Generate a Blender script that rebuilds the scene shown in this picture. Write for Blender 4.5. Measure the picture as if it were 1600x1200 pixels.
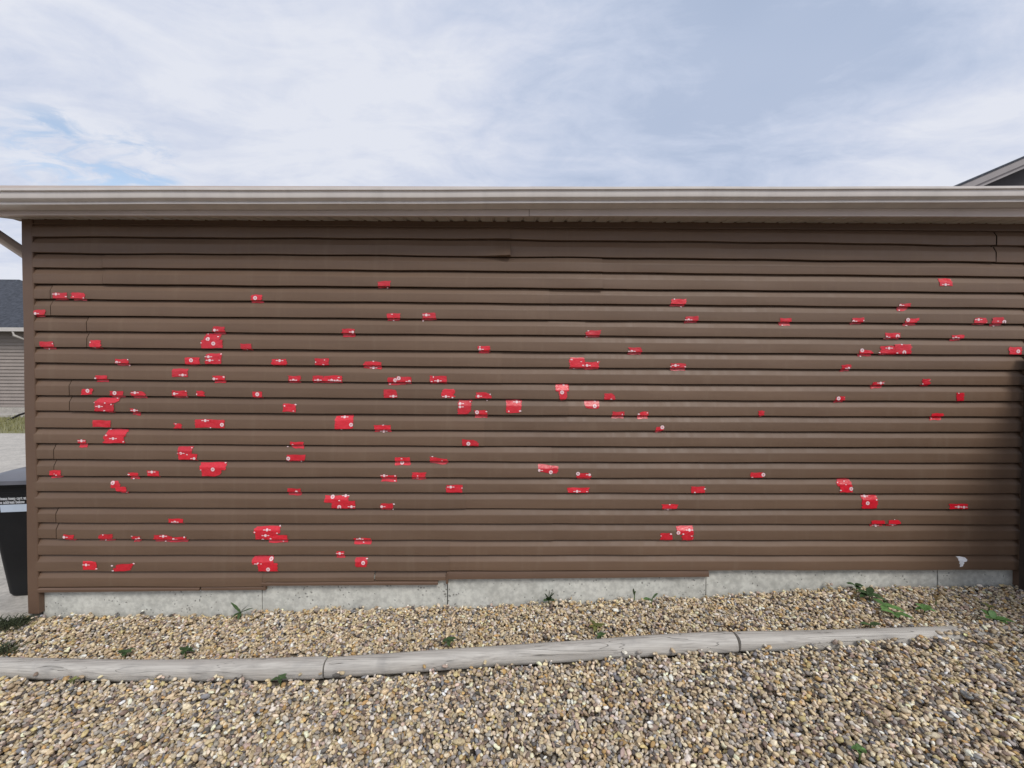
import bpy, bmesh, math, random
import numpy as np
from mathutils import Vector, Matrix

for o in list(bpy.data.objects):
    bpy.data.objects.remove(o, do_unlink=True)
S = bpy.context.scene
COL = S.collection
R = math.radians

# ------------------------------------------------------------------ camera
YAW, PITCH, ROLL, DIST = 0.01289, -0.01796, 0.004057, 2.6956
CAMZ = 1.50
FPX = 650.0                                  # focal length in pixels of a 1600 px wide frame
fwd = Vector((math.sin(YAW)*math.cos(PITCH), math.cos(YAW)*math.cos(PITCH), math.sin(PITCH)))
right = Vector((math.cos(YAW), -math.sin(YAW), 0))
up = right.cross(fwd)
cr, sr = math.cos(ROLL), math.sin(ROLL)
cright = cr*right + sr*up
cup = -sr*right + cr*up
CAM = Vector((0, -DIST, CAMZ))
cd = bpy.data.cameras.new('camera')
cd.sensor_width = 36.0
cd.lens = 36.0*FPX/1600.0
cd.clip_start = 0.02
cd.clip_end = 2000
cam = bpy.data.objects.new('camera', cd)
COL.objects.link(cam)
m = Matrix((cright, cup, -fwd)).transposed().to_4x4()
m.translation = CAM
cam.matrix_world = m
S.camera = cam

# ------------------------------------------------------------------ light
SUN_EL, SUN_AZ = R(46), R(153)               # veiled sun behind the camera, over its right shoulder
W = bpy.data.worlds.new('World')
S.world = W
W.use_nodes = True
nt = W.node_tree
nt.nodes.clear()


def N(tree, typ, **kw):
    n = tree.nodes.new(typ)
    for k, v in kw.items():
        setattr(n, k, v)
    return n


def L(tree, a, b):
    tree.links.new(a, b)


def vmath(tree, op, a=None, b=None):
    n = N(tree, 'ShaderNodeVectorMath', operation=op)
    for i, v in enumerate((a, b)):
        if v is None:
            continue
        if hasattr(v, 'is_linked'):
            L(tree, v, n.inputs[i])
        else:
            n.inputs[i].default_value = v
    return n


def smath(tree, op, a=None, b=None, clamp=False):
    n = N(tree, 'ShaderNodeMath', operation=op, use_clamp=clamp)
    for i, v in enumerate((a, b)):
        if v is None:
            continue
        if hasattr(v, 'is_linked'):
            L(tree, v, n.inputs[i])
        else:
            n.inputs[i].default_value = v
    return n.outputs[0]


def mixcol(tree, fac, a, b, mode='MIX'):
    n = N(tree, 'ShaderNodeMix', data_type='RGBA', blend_type=mode)
    for i, v in ((0, fac), (6, a), (7, b)):
        if hasattr(v, 'is_linked'):
            L(tree, v, n.inputs[i])
        elif i == 0:
            n.inputs[0].default_value = v
        else:
            n.inputs[i].default_value = (*v[:3], 1)
    return n.outputs[2]


def ramp(tree, fac, stops):
    n = N(tree, 'ShaderNodeValToRGB')
    e = n.color_ramp.elements
    while len(e) < len(stops):
        e.new(0.5)
    for el, (p, c) in zip(e, stops):
        el.position = p
        el.color = (*c, 1) if len(c) == 3 else c
    L(tree, fac, n.inputs[0])
    return n.outputs[0]


def maprange(tree, v, a, b, c=0.0, d=1.0, smooth=True):
    n = N(tree, 'ShaderNodeMapRange')
    if smooth:
        n.interpolation_type = 'SMOOTHSTEP'
    L(tree, v, n.inputs[0])
    for i, x in zip((1, 2, 3, 4), (a, b, c, d)):
        n.inputs[i].default_value = x
    return n.outputs[0]


def noise(tree, vec, scale, detail=4, rough=0.5, dist=0.0):
    n = N(tree, 'ShaderNodeTexNoise')
    n.inputs['Scale'].default_value = scale
    n.inputs['Detail'].default_value = detail
    n.inputs['Roughness'].default_value = rough
    n.inputs['Distortion'].default_value = dist
    if vec is not None:
        L(tree, vec, n.inputs['Vector'])
    return n.outputs[0]


def ray(px, py):
    d = fwd*FPX + cright*(px-800.0) - cup*(py-600.0)
    return d.normalized()


out = N(nt, 'ShaderNodeOutputWorld')
bg = N(nt, 'ShaderNodeBackground')
bg.inputs[1].default_value = 0.069
L(nt, bg.outputs[0], out.inputs[0])
sky = N(nt, 'ShaderNodeTexSky', sky_type='NISHITA')
sky.sun_disc = False
sky.sun_elevation = SUN_EL
sky.sun_rotation = SUN_AZ
tc = N(nt, 'ShaderNodeTexCoord')
nrm = vmath(nt, 'NORMALIZE', tc.outputs['Generated'])
sep = N(nt, 'ShaderNodeSeparateXYZ')
L(nt, nrm.outputs[0], sep.inputs[0])
zz = smath(nt, 'ADD', smath(nt, 'MAXIMUM', sep.outputs[2], 0.0), 0.16)
cmb = N(nt, 'ShaderNodeCombineXYZ')
L(nt, smath(nt, 'DIVIDE', sep.outputs[0], zz), cmb.inputs[0])
L(nt, smath(nt, 'DIVIDE', sep.outputs[1], zz), cmb.inputs[1])
mp = N(nt, 'ShaderNodeMapping')
mp.inputs['Rotation'].default_value = (0, 0, R(-28))
mp.inputs['Scale'].default_value = (0.75, 1.25, 1)
mp.inputs['Location'].default_value = (3.1, 1.7, 0)
L(nt, cmb.outputs[0], mp.inputs[0])
n_big = noise(nt, mp.outputs[0], 1.0, 3, 0.5, 0.3)
n_mid = noise(nt, mp.outputs[0], 2.6, 9, 0.62, 0.7)
n_fine = noise(nt, mp.outputs[0], 7.0, 8, 0.62, 0.8)


def blob(px, py, sharp0, sharp1):
    d = vmath(nt, 'DOT_PRODUCT', nrm.outputs[0], tuple(ray(px, py)))
    return maprange(nt, d.outputs['Value'], sharp0, sharp1)


v = smath(nt, 'ADD', smath(nt, 'MULTIPLY', n_big, 0.60), smath(nt, 'MULTIPLY', n_mid, 0.80))
v = smath(nt, 'ADD', v, smath(nt, 'MULTIPLY', n_fine, 0.36))
v = smath(nt, 'SUBTRACT', v, smath(nt, 'MULTIPLY', blob(1020, 90, 0.86, 1.0), 0.15))
v = smath(nt, 'SUBTRACT', v, smath(nt, 'MULTIPLY', blob(1300, 140, 0.93, 1.0), 0.12))
v = smath(nt, 'ADD', v, smath(nt, 'MULTIPLY', blob(420, 150, 0.80, 1.0), 0.07))
v = smath(nt, 'ADD', smath(nt, 'MULTIPLY', v, 1.16), -0.225)
v = smath(nt, 'ADD', v, smath(nt, 'MULTIPLY', blob(1500, 240, 0.96, 1.0), 0.10))
cl = ramp(nt, v, [(0.44, (4.8, 5.6, 7.3)), (0.60, (5.7, 6.4, 8.0)), (0.76, (6.7, 7.2, 8.55)), (0.95, (7.9, 8.2, 9.1))])
hole = smath(nt, 'MULTIPLY', smath(nt, 'MAXIMUM', blob(95, 238, 0.9972, 0.9997), blob(215, 278, 0.9962, 0.9996)), maprange(nt, n_fine, 0.60, 0.38, 0.0, 0.85))
thin = maprange(nt, n_big, 0.42, 0.22, 0.0, 0.35)
gap = smath(nt, 'MAXIMUM', hole, thin)
bluesky = mixcol(nt, 1.0, sky.outputs[0], (2.6, 2.3, 2.0), 'MULTIPLY')
L(nt, mixcol(nt, gap, cl, bluesky), bg.inputs[0])

sd = bpy.data.lights.new('sun', 'SUN')
sd.energy = 1.5
sd.angle = R(20)
sd.color = (1.0, 0.96, 0.90)
sun = bpy.data.objects.new('sun', sd)
COL.objects.link(sun)
# azimuth measured clockwise from +Y
sdir = Vector((math.sin(SUN_AZ)*math.cos(SUN_EL), math.cos(SUN_AZ)*math.cos(SUN_EL), math.sin(SUN_EL)))
sun.rotation_euler = sdir.to_track_quat('Z', 'Y').to_euler()
sun.location = sdir*30

S.view_settings.view_transform = 'Standard'
S.view_settings.look = 'None'
S.view_settings.gamma = 1
S.view_settings.use_curve_mapping = False
S.view_settings.exposure = 0.48
S.render.engine = 'CYCLES'
S.render.resolution_x, S.render.resolution_y = 1024, 768

rng = random.Random(7)
nrg = np.random.default_rng(11)

# ------------------------------------------------------------------ helpers


def hit_y(px, py, y):
    d = ray(px, py)
    t = (y-CAM.y)/d.y
    return CAM + d*t


def hit_z(px, py, z):
    d = ray(px, py)
    return CAM + d*((z-CAM.z)/d.z)


def tag(o, label=None, cat=None, group=None, kind=None):
    for k, val in (('label', label), ('category', cat), ('group', group), ('kind', kind)):
        if val:
            o[k] = val
    return o


def empty(name, loc=(0, 0, 0), rz=0.0):
    o = bpy.data.objects.new(name, None)
    o.empty_display_size = 0.1
    o.location = loc
    o.rotation_euler = (0, 0, rz)
    COL.objects.link(o)
    return o


class MB:
    """collects faces; build() links them as one mesh object"""

    def __init__(self):
        self.v, self.f, self.mi = [], [], []

    def face(self, pts, mi=0):
        i = len(self.v)
        self.v += [tuple(p) for p in pts]
        self.f.append(tuple(range(i, i+len(pts))))
        self.mi.append(mi)

    def grid(self, rows, mi=0, flip=False):
        i = len(self.v)
        n = len(rows[0])
        for r in rows:
            self.v += [tuple(p) for p in r]
        for a in range(len(rows)-1):
            for b in range(n-1):
                q = (i+a*n+b, i+a*n+b+1, i+(a+1)*n+b+1, i+(a+1)*n+b)
                self.f.append(q[::-1] if flip else q)
                self.mi.append(mi)

    def box(self, x0, x1, y0, y1, z0, z1, mi=0):
        i = len(self.v)
        self.v += [(x, y, z) for x in (x0, x1) for y in (y0, y1) for z in (z0, z1)]
        for q in ((0, 1, 3, 2), (4, 6, 7, 5), (0, 4, 5, 1), (2, 3, 7, 6), (0, 2, 6, 4), (1, 5, 7, 3)):
            self.f.append(tuple(i+k for k in q))
            self.mi.append(mi)

    def hexa(self, b, t, mi=0):
        i = len(self.v)
        self.v += [tuple(p) for p in b]+[tuple(p) for p in t]
        for q in ((3, 2, 1, 0), (4, 5, 6, 7), (0, 1, 5, 4), (1, 2, 6, 5), (2, 3, 7, 6), (3, 0, 4, 7)):
            self.f.append(tuple(i+k for k in q))
            self.mi.append(mi)

    def tube(self, pts, r, n=10, caps=True, mi=0, sq=None):
        pts = [Vector(p) for p in pts]
        rings = []
        ref = Vector((0, 0, 1))
        for k, p in enumerate(pts):
            d = (pts[min(k+1, len(pts)-1)]-pts[max(k-1, 0)]).normalized()
            a = d.cross(ref)
            if a.length < 1e-3:
                a = d.cross(Vector((0, 1, 0)))
            a.normalize()
            b = a.cross(d)
            rr = r[k] if isinstance(r, (list, tuple)) else r
            ring = []
            for j in range(n):
                t = 2*math.pi*j/n
                if sq:
                    c_, s_ = math.cos(t), math.sin(t)
                    mx = max(abs(c_), abs(s_))
                    ring.append(p+a*(c_/mx*sq[0])+b*(s_/mx*sq[1]))
                else:
                    ring.append(p+a*(math.cos(t)*rr)+b*(math.sin(t)*rr))
            rings.append(ring)
        i = len(self.v)
        for ring in rings:
            self.v += [tuple(q) for q in ring]
        for k in range(len(rings)-1):
            for j in range(n):
                j2 = (j+1) % n
                self.f.append((i+k*n+j, i+k*n+j2, i+(k+1)*n+j2, i+(k+1)*n+j))
                self.mi.append(mi)
        if caps:
            self.f.append(tuple(i+j for j in range(n-1, -1, -1)))
            self.mi.append(mi)
            e = i+(len(rings)-1)*n
            self.f.append(tuple(e+j for j in range(n)))
            self.mi.append(mi)

    def build(self, name, mats, parent=None, smooth=None, origin=None, recalc=False):
        me = bpy.data.meshes.new(name)
        vs = self.v
        if origin is not None:
            ox, oy, oz = origin
            vs = [(a-ox, b-oy, c-oz) for a, b, c in vs]
        me.from_pydata(vs, [], self.f)
        if not isinstance(mats, (list, tuple)):
            mats = [mats]
        for mt in mats:
            me.materials.append(mt)
        me.polygons.foreach_set('material_index', self.mi)
        if recalc:
            bm = bmesh.new()
            bm.from_mesh(me)
            bmesh.ops.recalc_face_normals(bm, faces=bm.faces)
            bm.to_mesh(me)
            bm.free()
        if smooth is not None:
            me.polygons.foreach_set('use_smooth', [True]*len(me.polygons))
            me.set_sharp_from_angle(angle=R(smooth))
        me.update()
        o = bpy.data.objects.new(name, me)
        COL.objects.link(o)
        if parent is not None:
            o.parent = parent
        if origin is not None:
            o.location = origin
        return o


def material(name, color, rough=0.6, spec=0.4, vary=0.15, scale=8.0, bump=0.0, bscale=60.0, stretch=(1, 1, 1),
             metallic=0.0, two=None):
    mt = bpy.data.materials.new(name)
    mt.use_nodes = True
    t = mt.node_tree
    b = t.nodes['Principled BSDF']
    b.inputs['Roughness'].default_value = rough
    b.inputs['Specular IOR Level'].default_value = spec
    b.inputs['Metallic'].default_value = metallic
    g = N(t, 'ShaderNodeNewGeometry')
    mpn = N(t, 'ShaderNodeMapping')
    mpn.inputs['Scale'].default_value = stretch
    L(t, g.outputs['Position'], mpn.inputs[0])
    n1 = noise(t, mpn.outputs[0], scale, 6, 0.6, 0.2)
    lo = tuple(c*(1-vary) for c in color)
    hi = tuple(min(1, c*(1+vary)) for c in (two or color))
    c = ramp(t, n1, [(0.3, lo), (0.7, hi)])
    L(t, c, b.inputs['Base Color'])
    if bump > 0:
        n2 = noise(t, mpn.outputs[0], bscale, 5, 0.6)
        bp = N(t, 'ShaderNodeBump')
        bp.inputs['Strength'].default_value = bump
        bp.inputs['Distance'].default_value = 0.01
        L(t, n2, bp.inputs['Height'])
        L(t, bp.outputs[0], b.inputs['Normal'])
    return mt


# ------------------------------------------------------------------ materials
def siding_material():
    mt = bpy.data.materials.new('brown_vinyl')
    mt.use_nodes = True
    t = mt.node_tree
    b = t.nodes['Principled BSDF']
    b.inputs['Roughness'].default_value = 0.46
    b.inputs['Specular IOR Level'].default_value = 0.5
    g = N(t, 'ShaderNodeNewGeometry')
    oi = N(t, 'ShaderNodeObjectInfo')
    mpn = N(t, 'ShaderNodeMapping')
    mpn.inputs['Scale'].default_value = (0.6, 1, 6)
    L(t, g.outputs['Position'], mpn.inputs[0])
    n1 = noise(t, mpn.outputs[0], 2.2, 5, 0.6, 0.3)
    col = ramp(t, n1, [(0.3, (0.133, 0.081, 0.051)), (0.7, (0.158, 0.0975, 0.061))])
    # each panel is a touch lighter or darker than the next one
    pv = maprange(t, oi.outputs['Random'], 0, 1, 0.93, 1.07, False)
    hsv = N(t, 'ShaderNodeHueSaturation')
    L(t, col, hsv.inputs['Color'])
    L(t, pv, hsv.inputs['Value'])
    # dust film in streaks
    mp2 = N(t, 'ShaderNodeMapping')
    mp2.inputs['Scale'].default_value = (5, 1, 0.5)
    L(t, g.outputs['Position'], mp2.inputs[0])
    n2 = noise(t, mp2.outputs[0], 3.0, 7, 0.65, 0.4)
    dust = maprange(t, n2, 0.5, 0.8, 0.0, 0.16)
    c2 = mixcol(t, dust, hsv.outputs[0], (0.27, 0.21, 0.15))
    L(t, c2, b.inputs['Base Color'])
    # embossed wood grain
    mp3 = N(t, 'ShaderNodeMapping')
    mp3.inputs['Scale'].default_value = (3, 60, 60)
    L(t, g.outputs['Position'], mp3.inputs[0])
    n3 = noise(t, mp3.outputs[0], 4.0, 4, 0.6, 0.6)
    bp = N(t, 'ShaderNodeBump')
    bp.inputs['Strength'].default_value = 0.10
    bp.inputs['Distance'].default_value = 0.002
    L(t, n3, bp.inputs['Height'])
    L(t, bp.outputs[0], b.inputs['Normal'])
    rr = maprange(t, n2, 0.3, 0.7, 0.50, 0.62)
    L(t, rr, b.inputs['Roughness'])
    return mt


def concrete_material(name, base, dark, pits=True):
    mt = bpy.data.materials.new(name)
    mt.use_nodes = True
    t = mt.node_tree
    b = t.nodes['Principled BSDF']
    b.inputs['Roughness'].default_value = 0.9
    b.inputs['Specular IOR Level'].default_value = 0.2
    g = N(t, 'ShaderNodeNewGeometry')
    n1 = noise(t, g.outputs['Position'], 3.5, 8, 0.62, 0.5)
    n2 = noise(t, g.outputs['Position'], 30, 6, 0.6)
    c = ramp(t, n1, [(0.3, dark), (0.52, base), (0.75, tuple(min(1, k*1.13) for k in base))])
    sp = maprange(t, n2, 0.35, 0.65, 0.85, 1.1)
    hs = N(t, 'ShaderNodeHueSaturation')
    L(t, c, hs.inputs['Color'])
    L(t, sp, hs.inputs['Value'])
    cc = hs.outputs[0]
    h = n2
    if pits:
        mpn = N(t, 'ShaderNodeMapping')
        mpn.inputs['Scale'].default_value = (1, 1, 1.0)
        mpn.inputs['Rotation'].default_value = (0, R(35), 0)
        L(t, g.outputs['Position'], mpn.inputs[0])
        # bug holes left by air in the form
        vo = N(t, 'ShaderNodeTexVoronoi')
        vo.inputs['Scale'].default_value = 48
        vo.inputs['Randomness'].default_value = 1.0
        warp = N(t, 'ShaderNodeTexNoise')
        warp.inputs['Scale'].default_value = 22
        L(t, mpn.outputs[0], warp.inputs['Vector'])
        wv = vmath(t, 'SCALE', warp.outputs['Color'])
        wv.inputs['Scale'].default_value = 0.03
        ad = vmath(t, 'ADD', mpn.outputs[0], wv.outputs[0])
        L(t, ad.outputs[0], vo.inputs['Vector'])
        clump = noise(t, g.outputs['Position'], 7, 3, 0.6)
        thr = maprange(t, clump, 0.40, 0.66, 0.05, 0.31)
        pit = smath(t, 'LESS_THAN', vo.outputs['Distance'], thr)
        sel = smath(t, 'GREATER_THAN', N_sep(t, vo.outputs['Color']), 0.42)
        pit = smath(t, 'MULTIPLY', pit, sel)
        cc = mixcol(t, smath(t, 'MULTIPLY', pit, 0.6), cc, (0.07, 0.065, 0.06))
        h = smath(t, 'SUBTRACT', smath(t, 'MULTIPLY', n2, 0.4), pit)
    L(t, cc, b.inputs['Base Color'])
    bp = N(t, 'ShaderNodeBump')
    bp.inputs['Strength'].default_value = 0.45
    bp.inputs['Distance'].default_value = 0.004
    L(t, h, bp.inputs['Height'])
    L(t, bp.outputs[0], b.inputs['Normal'])
    return mt


def N_sep(t, c):
    s = N(t, 'ShaderNodeSeparateColor')
    L(t, c, s.inputs[0])
    return s.outputs[0]


def wood_material():
    mt = bpy.data.materials.new('weathered_wood')
    mt.use_nodes = True
    t = mt.node_tree
    b = t.nodes['Principled BSDF']
    b.inputs['Roughness'].default_value = 0.85
    b.inputs['Specular IOR Level'].default_value = 0.2
    g = N(t, 'ShaderNodeNewGeometry')
    m1 = N(t, 'ShaderNodeMapping')
    m1.inputs['Scale'].default_value = (1.3, 34, 34)
    L(t, g.outputs['Position'], m1.inputs[0])
    n1 = noise(t, m1.outputs[0], 3.0, 7, 0.6, 0.5)
    c = ramp(t, n1, [(0.25, (0.31, 0.29, 0.265)), (0.5, (0.48, 0.455, 0.415)), (0.75, (0.60, 0.575, 0.525))])
    # grey-blue weather patches
    n4 = noise(t, g.outputs['Position'], 4.0, 5, 0.6, 0.4)
    c = mixcol(t, maprange(t, n4, 0.52, 0.72, 0, 0.5), c, (0.29, 0.28, 0.27))
    # drying cracks along the grain
    m2 = N(t, 'ShaderNodeMapping')
    m2.inputs['Scale'].default_value = (0.7, 11, 11)
    L(t, g.outputs['Position'], m2.inputs[0])
    n2 = noise(t, m2.outputs[0], 2.4, 2, 0.5, 0.9)
    line = smath(t, 'ABSOLUTE', smath(t, 'SUBTRACT', n2, 0.5))
    crack = maprange(t, line, 0.011, 0.002)
    n3 = noise(t, g.outputs['Position'], 2.4, 2, 0.5)
    crack = smath(t, 'MULTIPLY', crack, maprange(t, n3, 0.42, 0.52))
    c = mixcol(t, smath(t, 'MULTIPLY', crack, 0.62), c, (0.06, 0.055, 0.05))
    L(t, c, b.inputs['Base Color'])
    bp = N(t, 'ShaderNodeBump')
    bp.inputs['Strength'].default_value = 0.5
    bp.inputs['Distance'].default_value = 0.004
    L(t, smath(t, 'SUBTRACT', smath(t, 'MULTIPLY', n1, 0.6), crack), bp.inputs['Height'])
    L(t, bp.outputs[0], b.inputs['Normal'])
    return mt


def pebble_material():
    mt = bpy.data.materials.new('river_pebbles')
    mt.use_nodes = True
    t = mt.node_tree
    b = t.nodes['Principled BSDF']
    b.inputs['Roughness'].default_value = 0.72
    b.inputs['Specular IOR Level'].default_value = 0.3
    at = N(t, 'ShaderNodeAttribute', attribute_type='INSTANCER', attribute_name='stone_col')
    g = N(t, 'ShaderNodeNewGeometry')
    n1 = noise(t, g.outputs['Position'], 90, 5, 0.65, 0.4)
    val = maprange(t, n1, 0.25, 0.75, 0.72, 1.22)
    hs = N(t, 'ShaderNodeHueSaturation')
    L(t, at.outputs['Color'], hs.inputs['Color'])
    L(t, val, hs.inputs['Value'])
    n2 = noise(t, g.outputs['Position'], 420, 2, 0.5)
    c = mixcol(t, maprange(t, n2, 0.58, 0.72, 0, 0.35), hs.outputs[0], (0.55, 0.50, 0.42))
    L(t, c, b.inputs['Base Color'])
    bp = N(t, 'ShaderNodeBump')
    bp.inputs['Strength'].default_value = 0.25
    bp.inputs['Distance'].default_value = 0.002
    L(t, n1, bp.inputs['Height'])
    L(t, bp.outputs[0], b.inputs['Normal'])
    return mt


def ground_material():
    mt = bpy.data.materials.new('gravelly_soil')
    mt.use_nodes = True
    t = mt.node_tree
    b = t.nodes['Principled BSDF']
    b.inputs['Roughness'].default_value = 0.95
    g = N(t, 'ShaderNodeNewGeometry')
    vo = N(t, 'ShaderNodeTexVoronoi')
    vo.inputs['Scale'].default_value = 36
    L(t, g.outputs['Position'], vo.inputs['Vector'])
    k = N_sep(t, vo.outputs['Color'])
    c = ramp(t, k, [(0.0, (0.10, 0.085, 0.07)), (0.4, (0.27, 0.22, 0.155)), (0.7, (0.36, 0.31, 0.24)), (1.0, (0.42, 0.40, 0.36))])
    edge = maprange(t, vo.outputs['Distance'], 0.3, 0.65, 0, 0.8)
    c = mixcol(t, edge, c, (0.085, 0.07, 0.053))
    L(t, c, b.inputs['Base Color'])
    bp = N(t, 'ShaderNodeBump')
    bp.inputs['Strength'].default_value = 0.8
    bp.inputs['Distance'].default_value = 0.01
    L(t, smath(t, 'SUBTRACT', 1.0, vo.outputs['Distance']), bp.inputs['Height'])
    L(t, bp.outputs[0], b.inputs['Normal'])
    return mt


def tape_material():
    mt = bpy.data.materials.new('red_tape')
    mt.use_nodes = True
    t = mt.node_tree
    b = t.nodes['Principled BSDF']
    b.inputs['Roughness'].default_value = 0.36
    b.inputs['Specular IOR Level'].default_value = 0.75
    g = N(t, 'ShaderNodeNewGeometry')
    oi = N(t, 'ShaderNodeObjectInfo')
    n1 = noise(t, g.outputs['Position'], 60, 4, 0.6, 0.5)
    c = ramp(t, n1, [(0.3, (0.57, 0.008, 0.020)), (0.7, (0.70, 0.015, 0.034))])
    hs = N(t, 'ShaderNodeHueSaturation')
    L(t, c, hs.inputs['Color'])
    L(t, maprange(t, oi.outputs['Random'], 0, 1, 0.85, 1.1, False), hs.inputs['Value'])
    L(t, hs.outputs[0], b.inputs['Base Color'])
    # wrinkles of the thin film
    mpn = N(t, 'ShaderNodeMapping')
    mpn.inputs['Scale'].default_value = (1, 1, 2.2)
    L(t, g.outputs['Position'], mpn.inputs[0])
    n2 = noise(t, mpn.outputs[0], 45, 3, 0.5, 1.0)
    bp = N(t, 'ShaderNodeBump')
    bp.inputs['Strength'].default_value = 0.5
    bp.inputs['Distance'].default_value = 0.004
    L(t, n2, bp.inputs['Height'])
    L(t, bp.outputs[0], b.inputs['Normal'])
    return mt


M_SIDE = siding_material()
M_TRIM = material('brown_trim', (0.134, 0.081, 0.053), 0.45, 0.45, 0.08, 3, 0.04, 40)
M_CORE = material('dark_sheathing', (0.03, 0.026, 0.023), 0.9, 0.2, 0.2)
M_GUT = material('taupe_gutter_metal', (0.62, 0.57, 0.53), 0.34, 0.5, 0.075, 3, 0.02, 8, (3, 1, 0.3))
M_FAS = material('taupe_fascia_metal', (0.60, 0.51, 0.46), 0.45, 0.45, 0.06, 3, 0.02, 20)
M_SOF = material('taupe_soffit', (0.50, 0.44, 0.385), 0.55, 0.4, 0.06, 4)
M_CON = concrete_material('form_cast_concrete', (0.575, 0.575, 0.525), (0.45, 0.45, 0.41))
M_CON2 = concrete_material('slab_concrete', (0.47, 0.44, 0.395), (0.36, 0.34, 0.31), False)
M_WOOD = wood_material()
M_PEB = pebble_material()
M_GND = ground_material()
M_TAPE = tape_material()
M_PRINT = material('white_print', (0.80, 0.60, 0.62), 0.45, 0.4, 0.08, 80)
M_TEXT = material('white_lettering', (0.58, 0.60, 0.62), 0.5, 0.3, 0.05, 20)
M_WHITE = material('white_scrap', (0.80, 0.80, 0.82), 0.6, 0.3, 0.06, 60)
M_ROOF = material('dark_shingle', (0.060, 0.058, 0.060), 0.95, 0.2, 0.4, 25, 0.6, 120)
M_ROOF2 = material('grey_shingle', (0.060, 0.066, 0.080), 0.95, 0.2, 0.45, 9, 0.4, 40)
M_NSIDE = material('greybrown_siding', (0.29, 0.25, 0.225), 0.6, 0.3, 0.1, 2)
M_NGUT = material('pale_gutter', (0.52, 0.49, 0.46), 0.5, 0.4, 0.05)
M_BIN = material('black_plastic', (0.009, 0.0095, 0.011), 0.5, 0.25, 0.15, 6, 0.08, 120)
M_LID = material('bin_lid_plastic', (0.12, 0.124, 0.145), 0.30, 0.6, 0.15, 6, 0.05, 60)
M_LABEL = material('pale_label', (0.50, 0.58, 0.68), 0.35, 0.4, 0.05, 20)
M_FENCE = material('dark_stained_wood', (0.045, 0.033, 0.026), 0.75, 0.3, 0.3, 3, 0.3, 30, (6, 6, 0.6))
M_RUB = material('black_rubber', (0.02, 0.02, 0.02), 0.8, 0.3, 0.2)
M_TWIG = material('brown_twig', (0.12, 0.075, 0.045), 0.85, 0.2, 0.3, 40)
M_STEM = material('green_stem', (0.09, 0.13, 0.04), 0.6, 0.3, 0.2, 40)
M_HOUSE2 = material('dark_house_siding', (0.07, 0.062, 0.064), 0.6, 0.3, 0.1, 2)
M_SOF2 = material('dark_house_soffit', (0.15, 0.135, 0.14), 0.6, 0.3, 0.08, 3)
M_RAKE = material('taupe_rake_board', (0.30, 0.275, 0.27), 0.5, 0.4, 0.06, 3)


def leaf_material(name, col):
    mt = bpy.data.materials.new(name)
    mt.use_nodes = True
    t = mt.node_tree
    b = t.nodes['Principled BSDF']
    b.inputs['Roughness'].default_value = 0.5
    b.inputs['Specular IOR Level'].default_value = 0.35
    g = N(t, 'ShaderNodeNewGeometry')
    oi = N(t, 'ShaderNodeObjectInfo')
    n1 = noise(t, g.outputs['Position'], 70, 4, 0.6)
    c = ramp(t, n1, [(0.3, tuple(k*0.7 for k in col)), (0.7, tuple(k*1.3 for k in col))])
    hs = N(t, 'ShaderNodeHueSaturation')
    L(t, c, hs.inputs['Color'])
    L(t, maprange(t, oi.outputs['Random'], 0, 1, 0.7, 1.3, False), hs.inputs['Value'])
    L(t, hs.outputs[0], b.inputs['Base Color'])
    return mt


M_LEAF = leaf_material('weed_leaf', (0.11, 0.21, 0.065))
M_LEAFD = leaf_material('dark_weed_leaf', (0.055, 0.095, 0.036))
M_LEAFY = leaf_material('yellowing_leaf', (0.15, 0.16, 0.05))
M_MOSS = leaf_material('dull_moss_grass', (0.062, 0.075, 0.040))
M_GRASS = leaf_material('lawn_grass', (0.21, 0.20, 0.085))

# ------------------------------------------------------------------ wall course lines (measured)
LX, MX, RX = 55, 800, 1590
LY = [371, 396, 419, 444, 468, 493.5, 517.5, 543, 567, 592, 617.5, 642, 668, 692, 717, 743, 767, 792, 816, 841, 866, 892]
MY = [375.5, 402, 425, 451, 474.5, 500, 524, 549.5, 574, 599, 624, 648.5, 672.5, 697, 721, 746, 769.5, 794.5, 817.5, 843, 866.5, 891]
RY = [385, 411, 433.5, 458, 482, 507, 530.5, 555, 578.5, 602.5, 627, 651, 675, 698.5, 723, 747, 771, 795, 819, 843, 866.5, 890]
XL = hit_y(LX, 600, 0).x
XM = hit_y(MX, 600, 0).x
XR = hit_y(RX, 600, 0).x
ZLN = []
for a, b, c in zip(LY, MY, RY):
    ZLN.append((hit_y(LX, a, 0).z, hit_y(MX, b, 0).z, hit_y(RX, c, 0).z))
# line 0 is hidden behind the trim under the soffit; line 23 is the full bottom course on the left
c0 = 0.1016
ZLN.insert(0, tuple(z+c0 for z in ZLN[0]))
ZLN.append(tuple(z-c0 for z in ZLN[-1]))


def line_z(k, x):
    a, b, c = ZLN[k]
    t = (x-XL)/(XR-XL)
    tm = (XM-XL)/(XR-XL)
    t = max(-0.2, min(1.2, t))
    # quadratic through three measured points, with the slight sag of vinyl between nails
    sag = 0.0011*math.sin(4.1*x+2.7*k)*math.sin(1.3*x+k)+0.0006*math.sin(9.7*x+1.9*k)
    if k in (1, 2):
        sag *= 2.2
    return sag+(a*(t-tm)*(t-1)/((0-tm)*(0-1)) + b*t*(t-1)/(tm*(tm-1)) + c*t*(t-tm)/((1-0)*(1-tm)))


PROF = [(0.0, -0.0170), (0.036, -0.0165), (0.052, -0.0046), (0.20, 0.0026), (0.30, 0.0080), (0.375, 0.0120), (0.400, 0.0130),
        (0.45, 0.0132), (0.70, 0.0133), (0.93, 0.0131), (0.965, 0.0125), (0.975, 0.0105)]
LIP = 0.975


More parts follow.
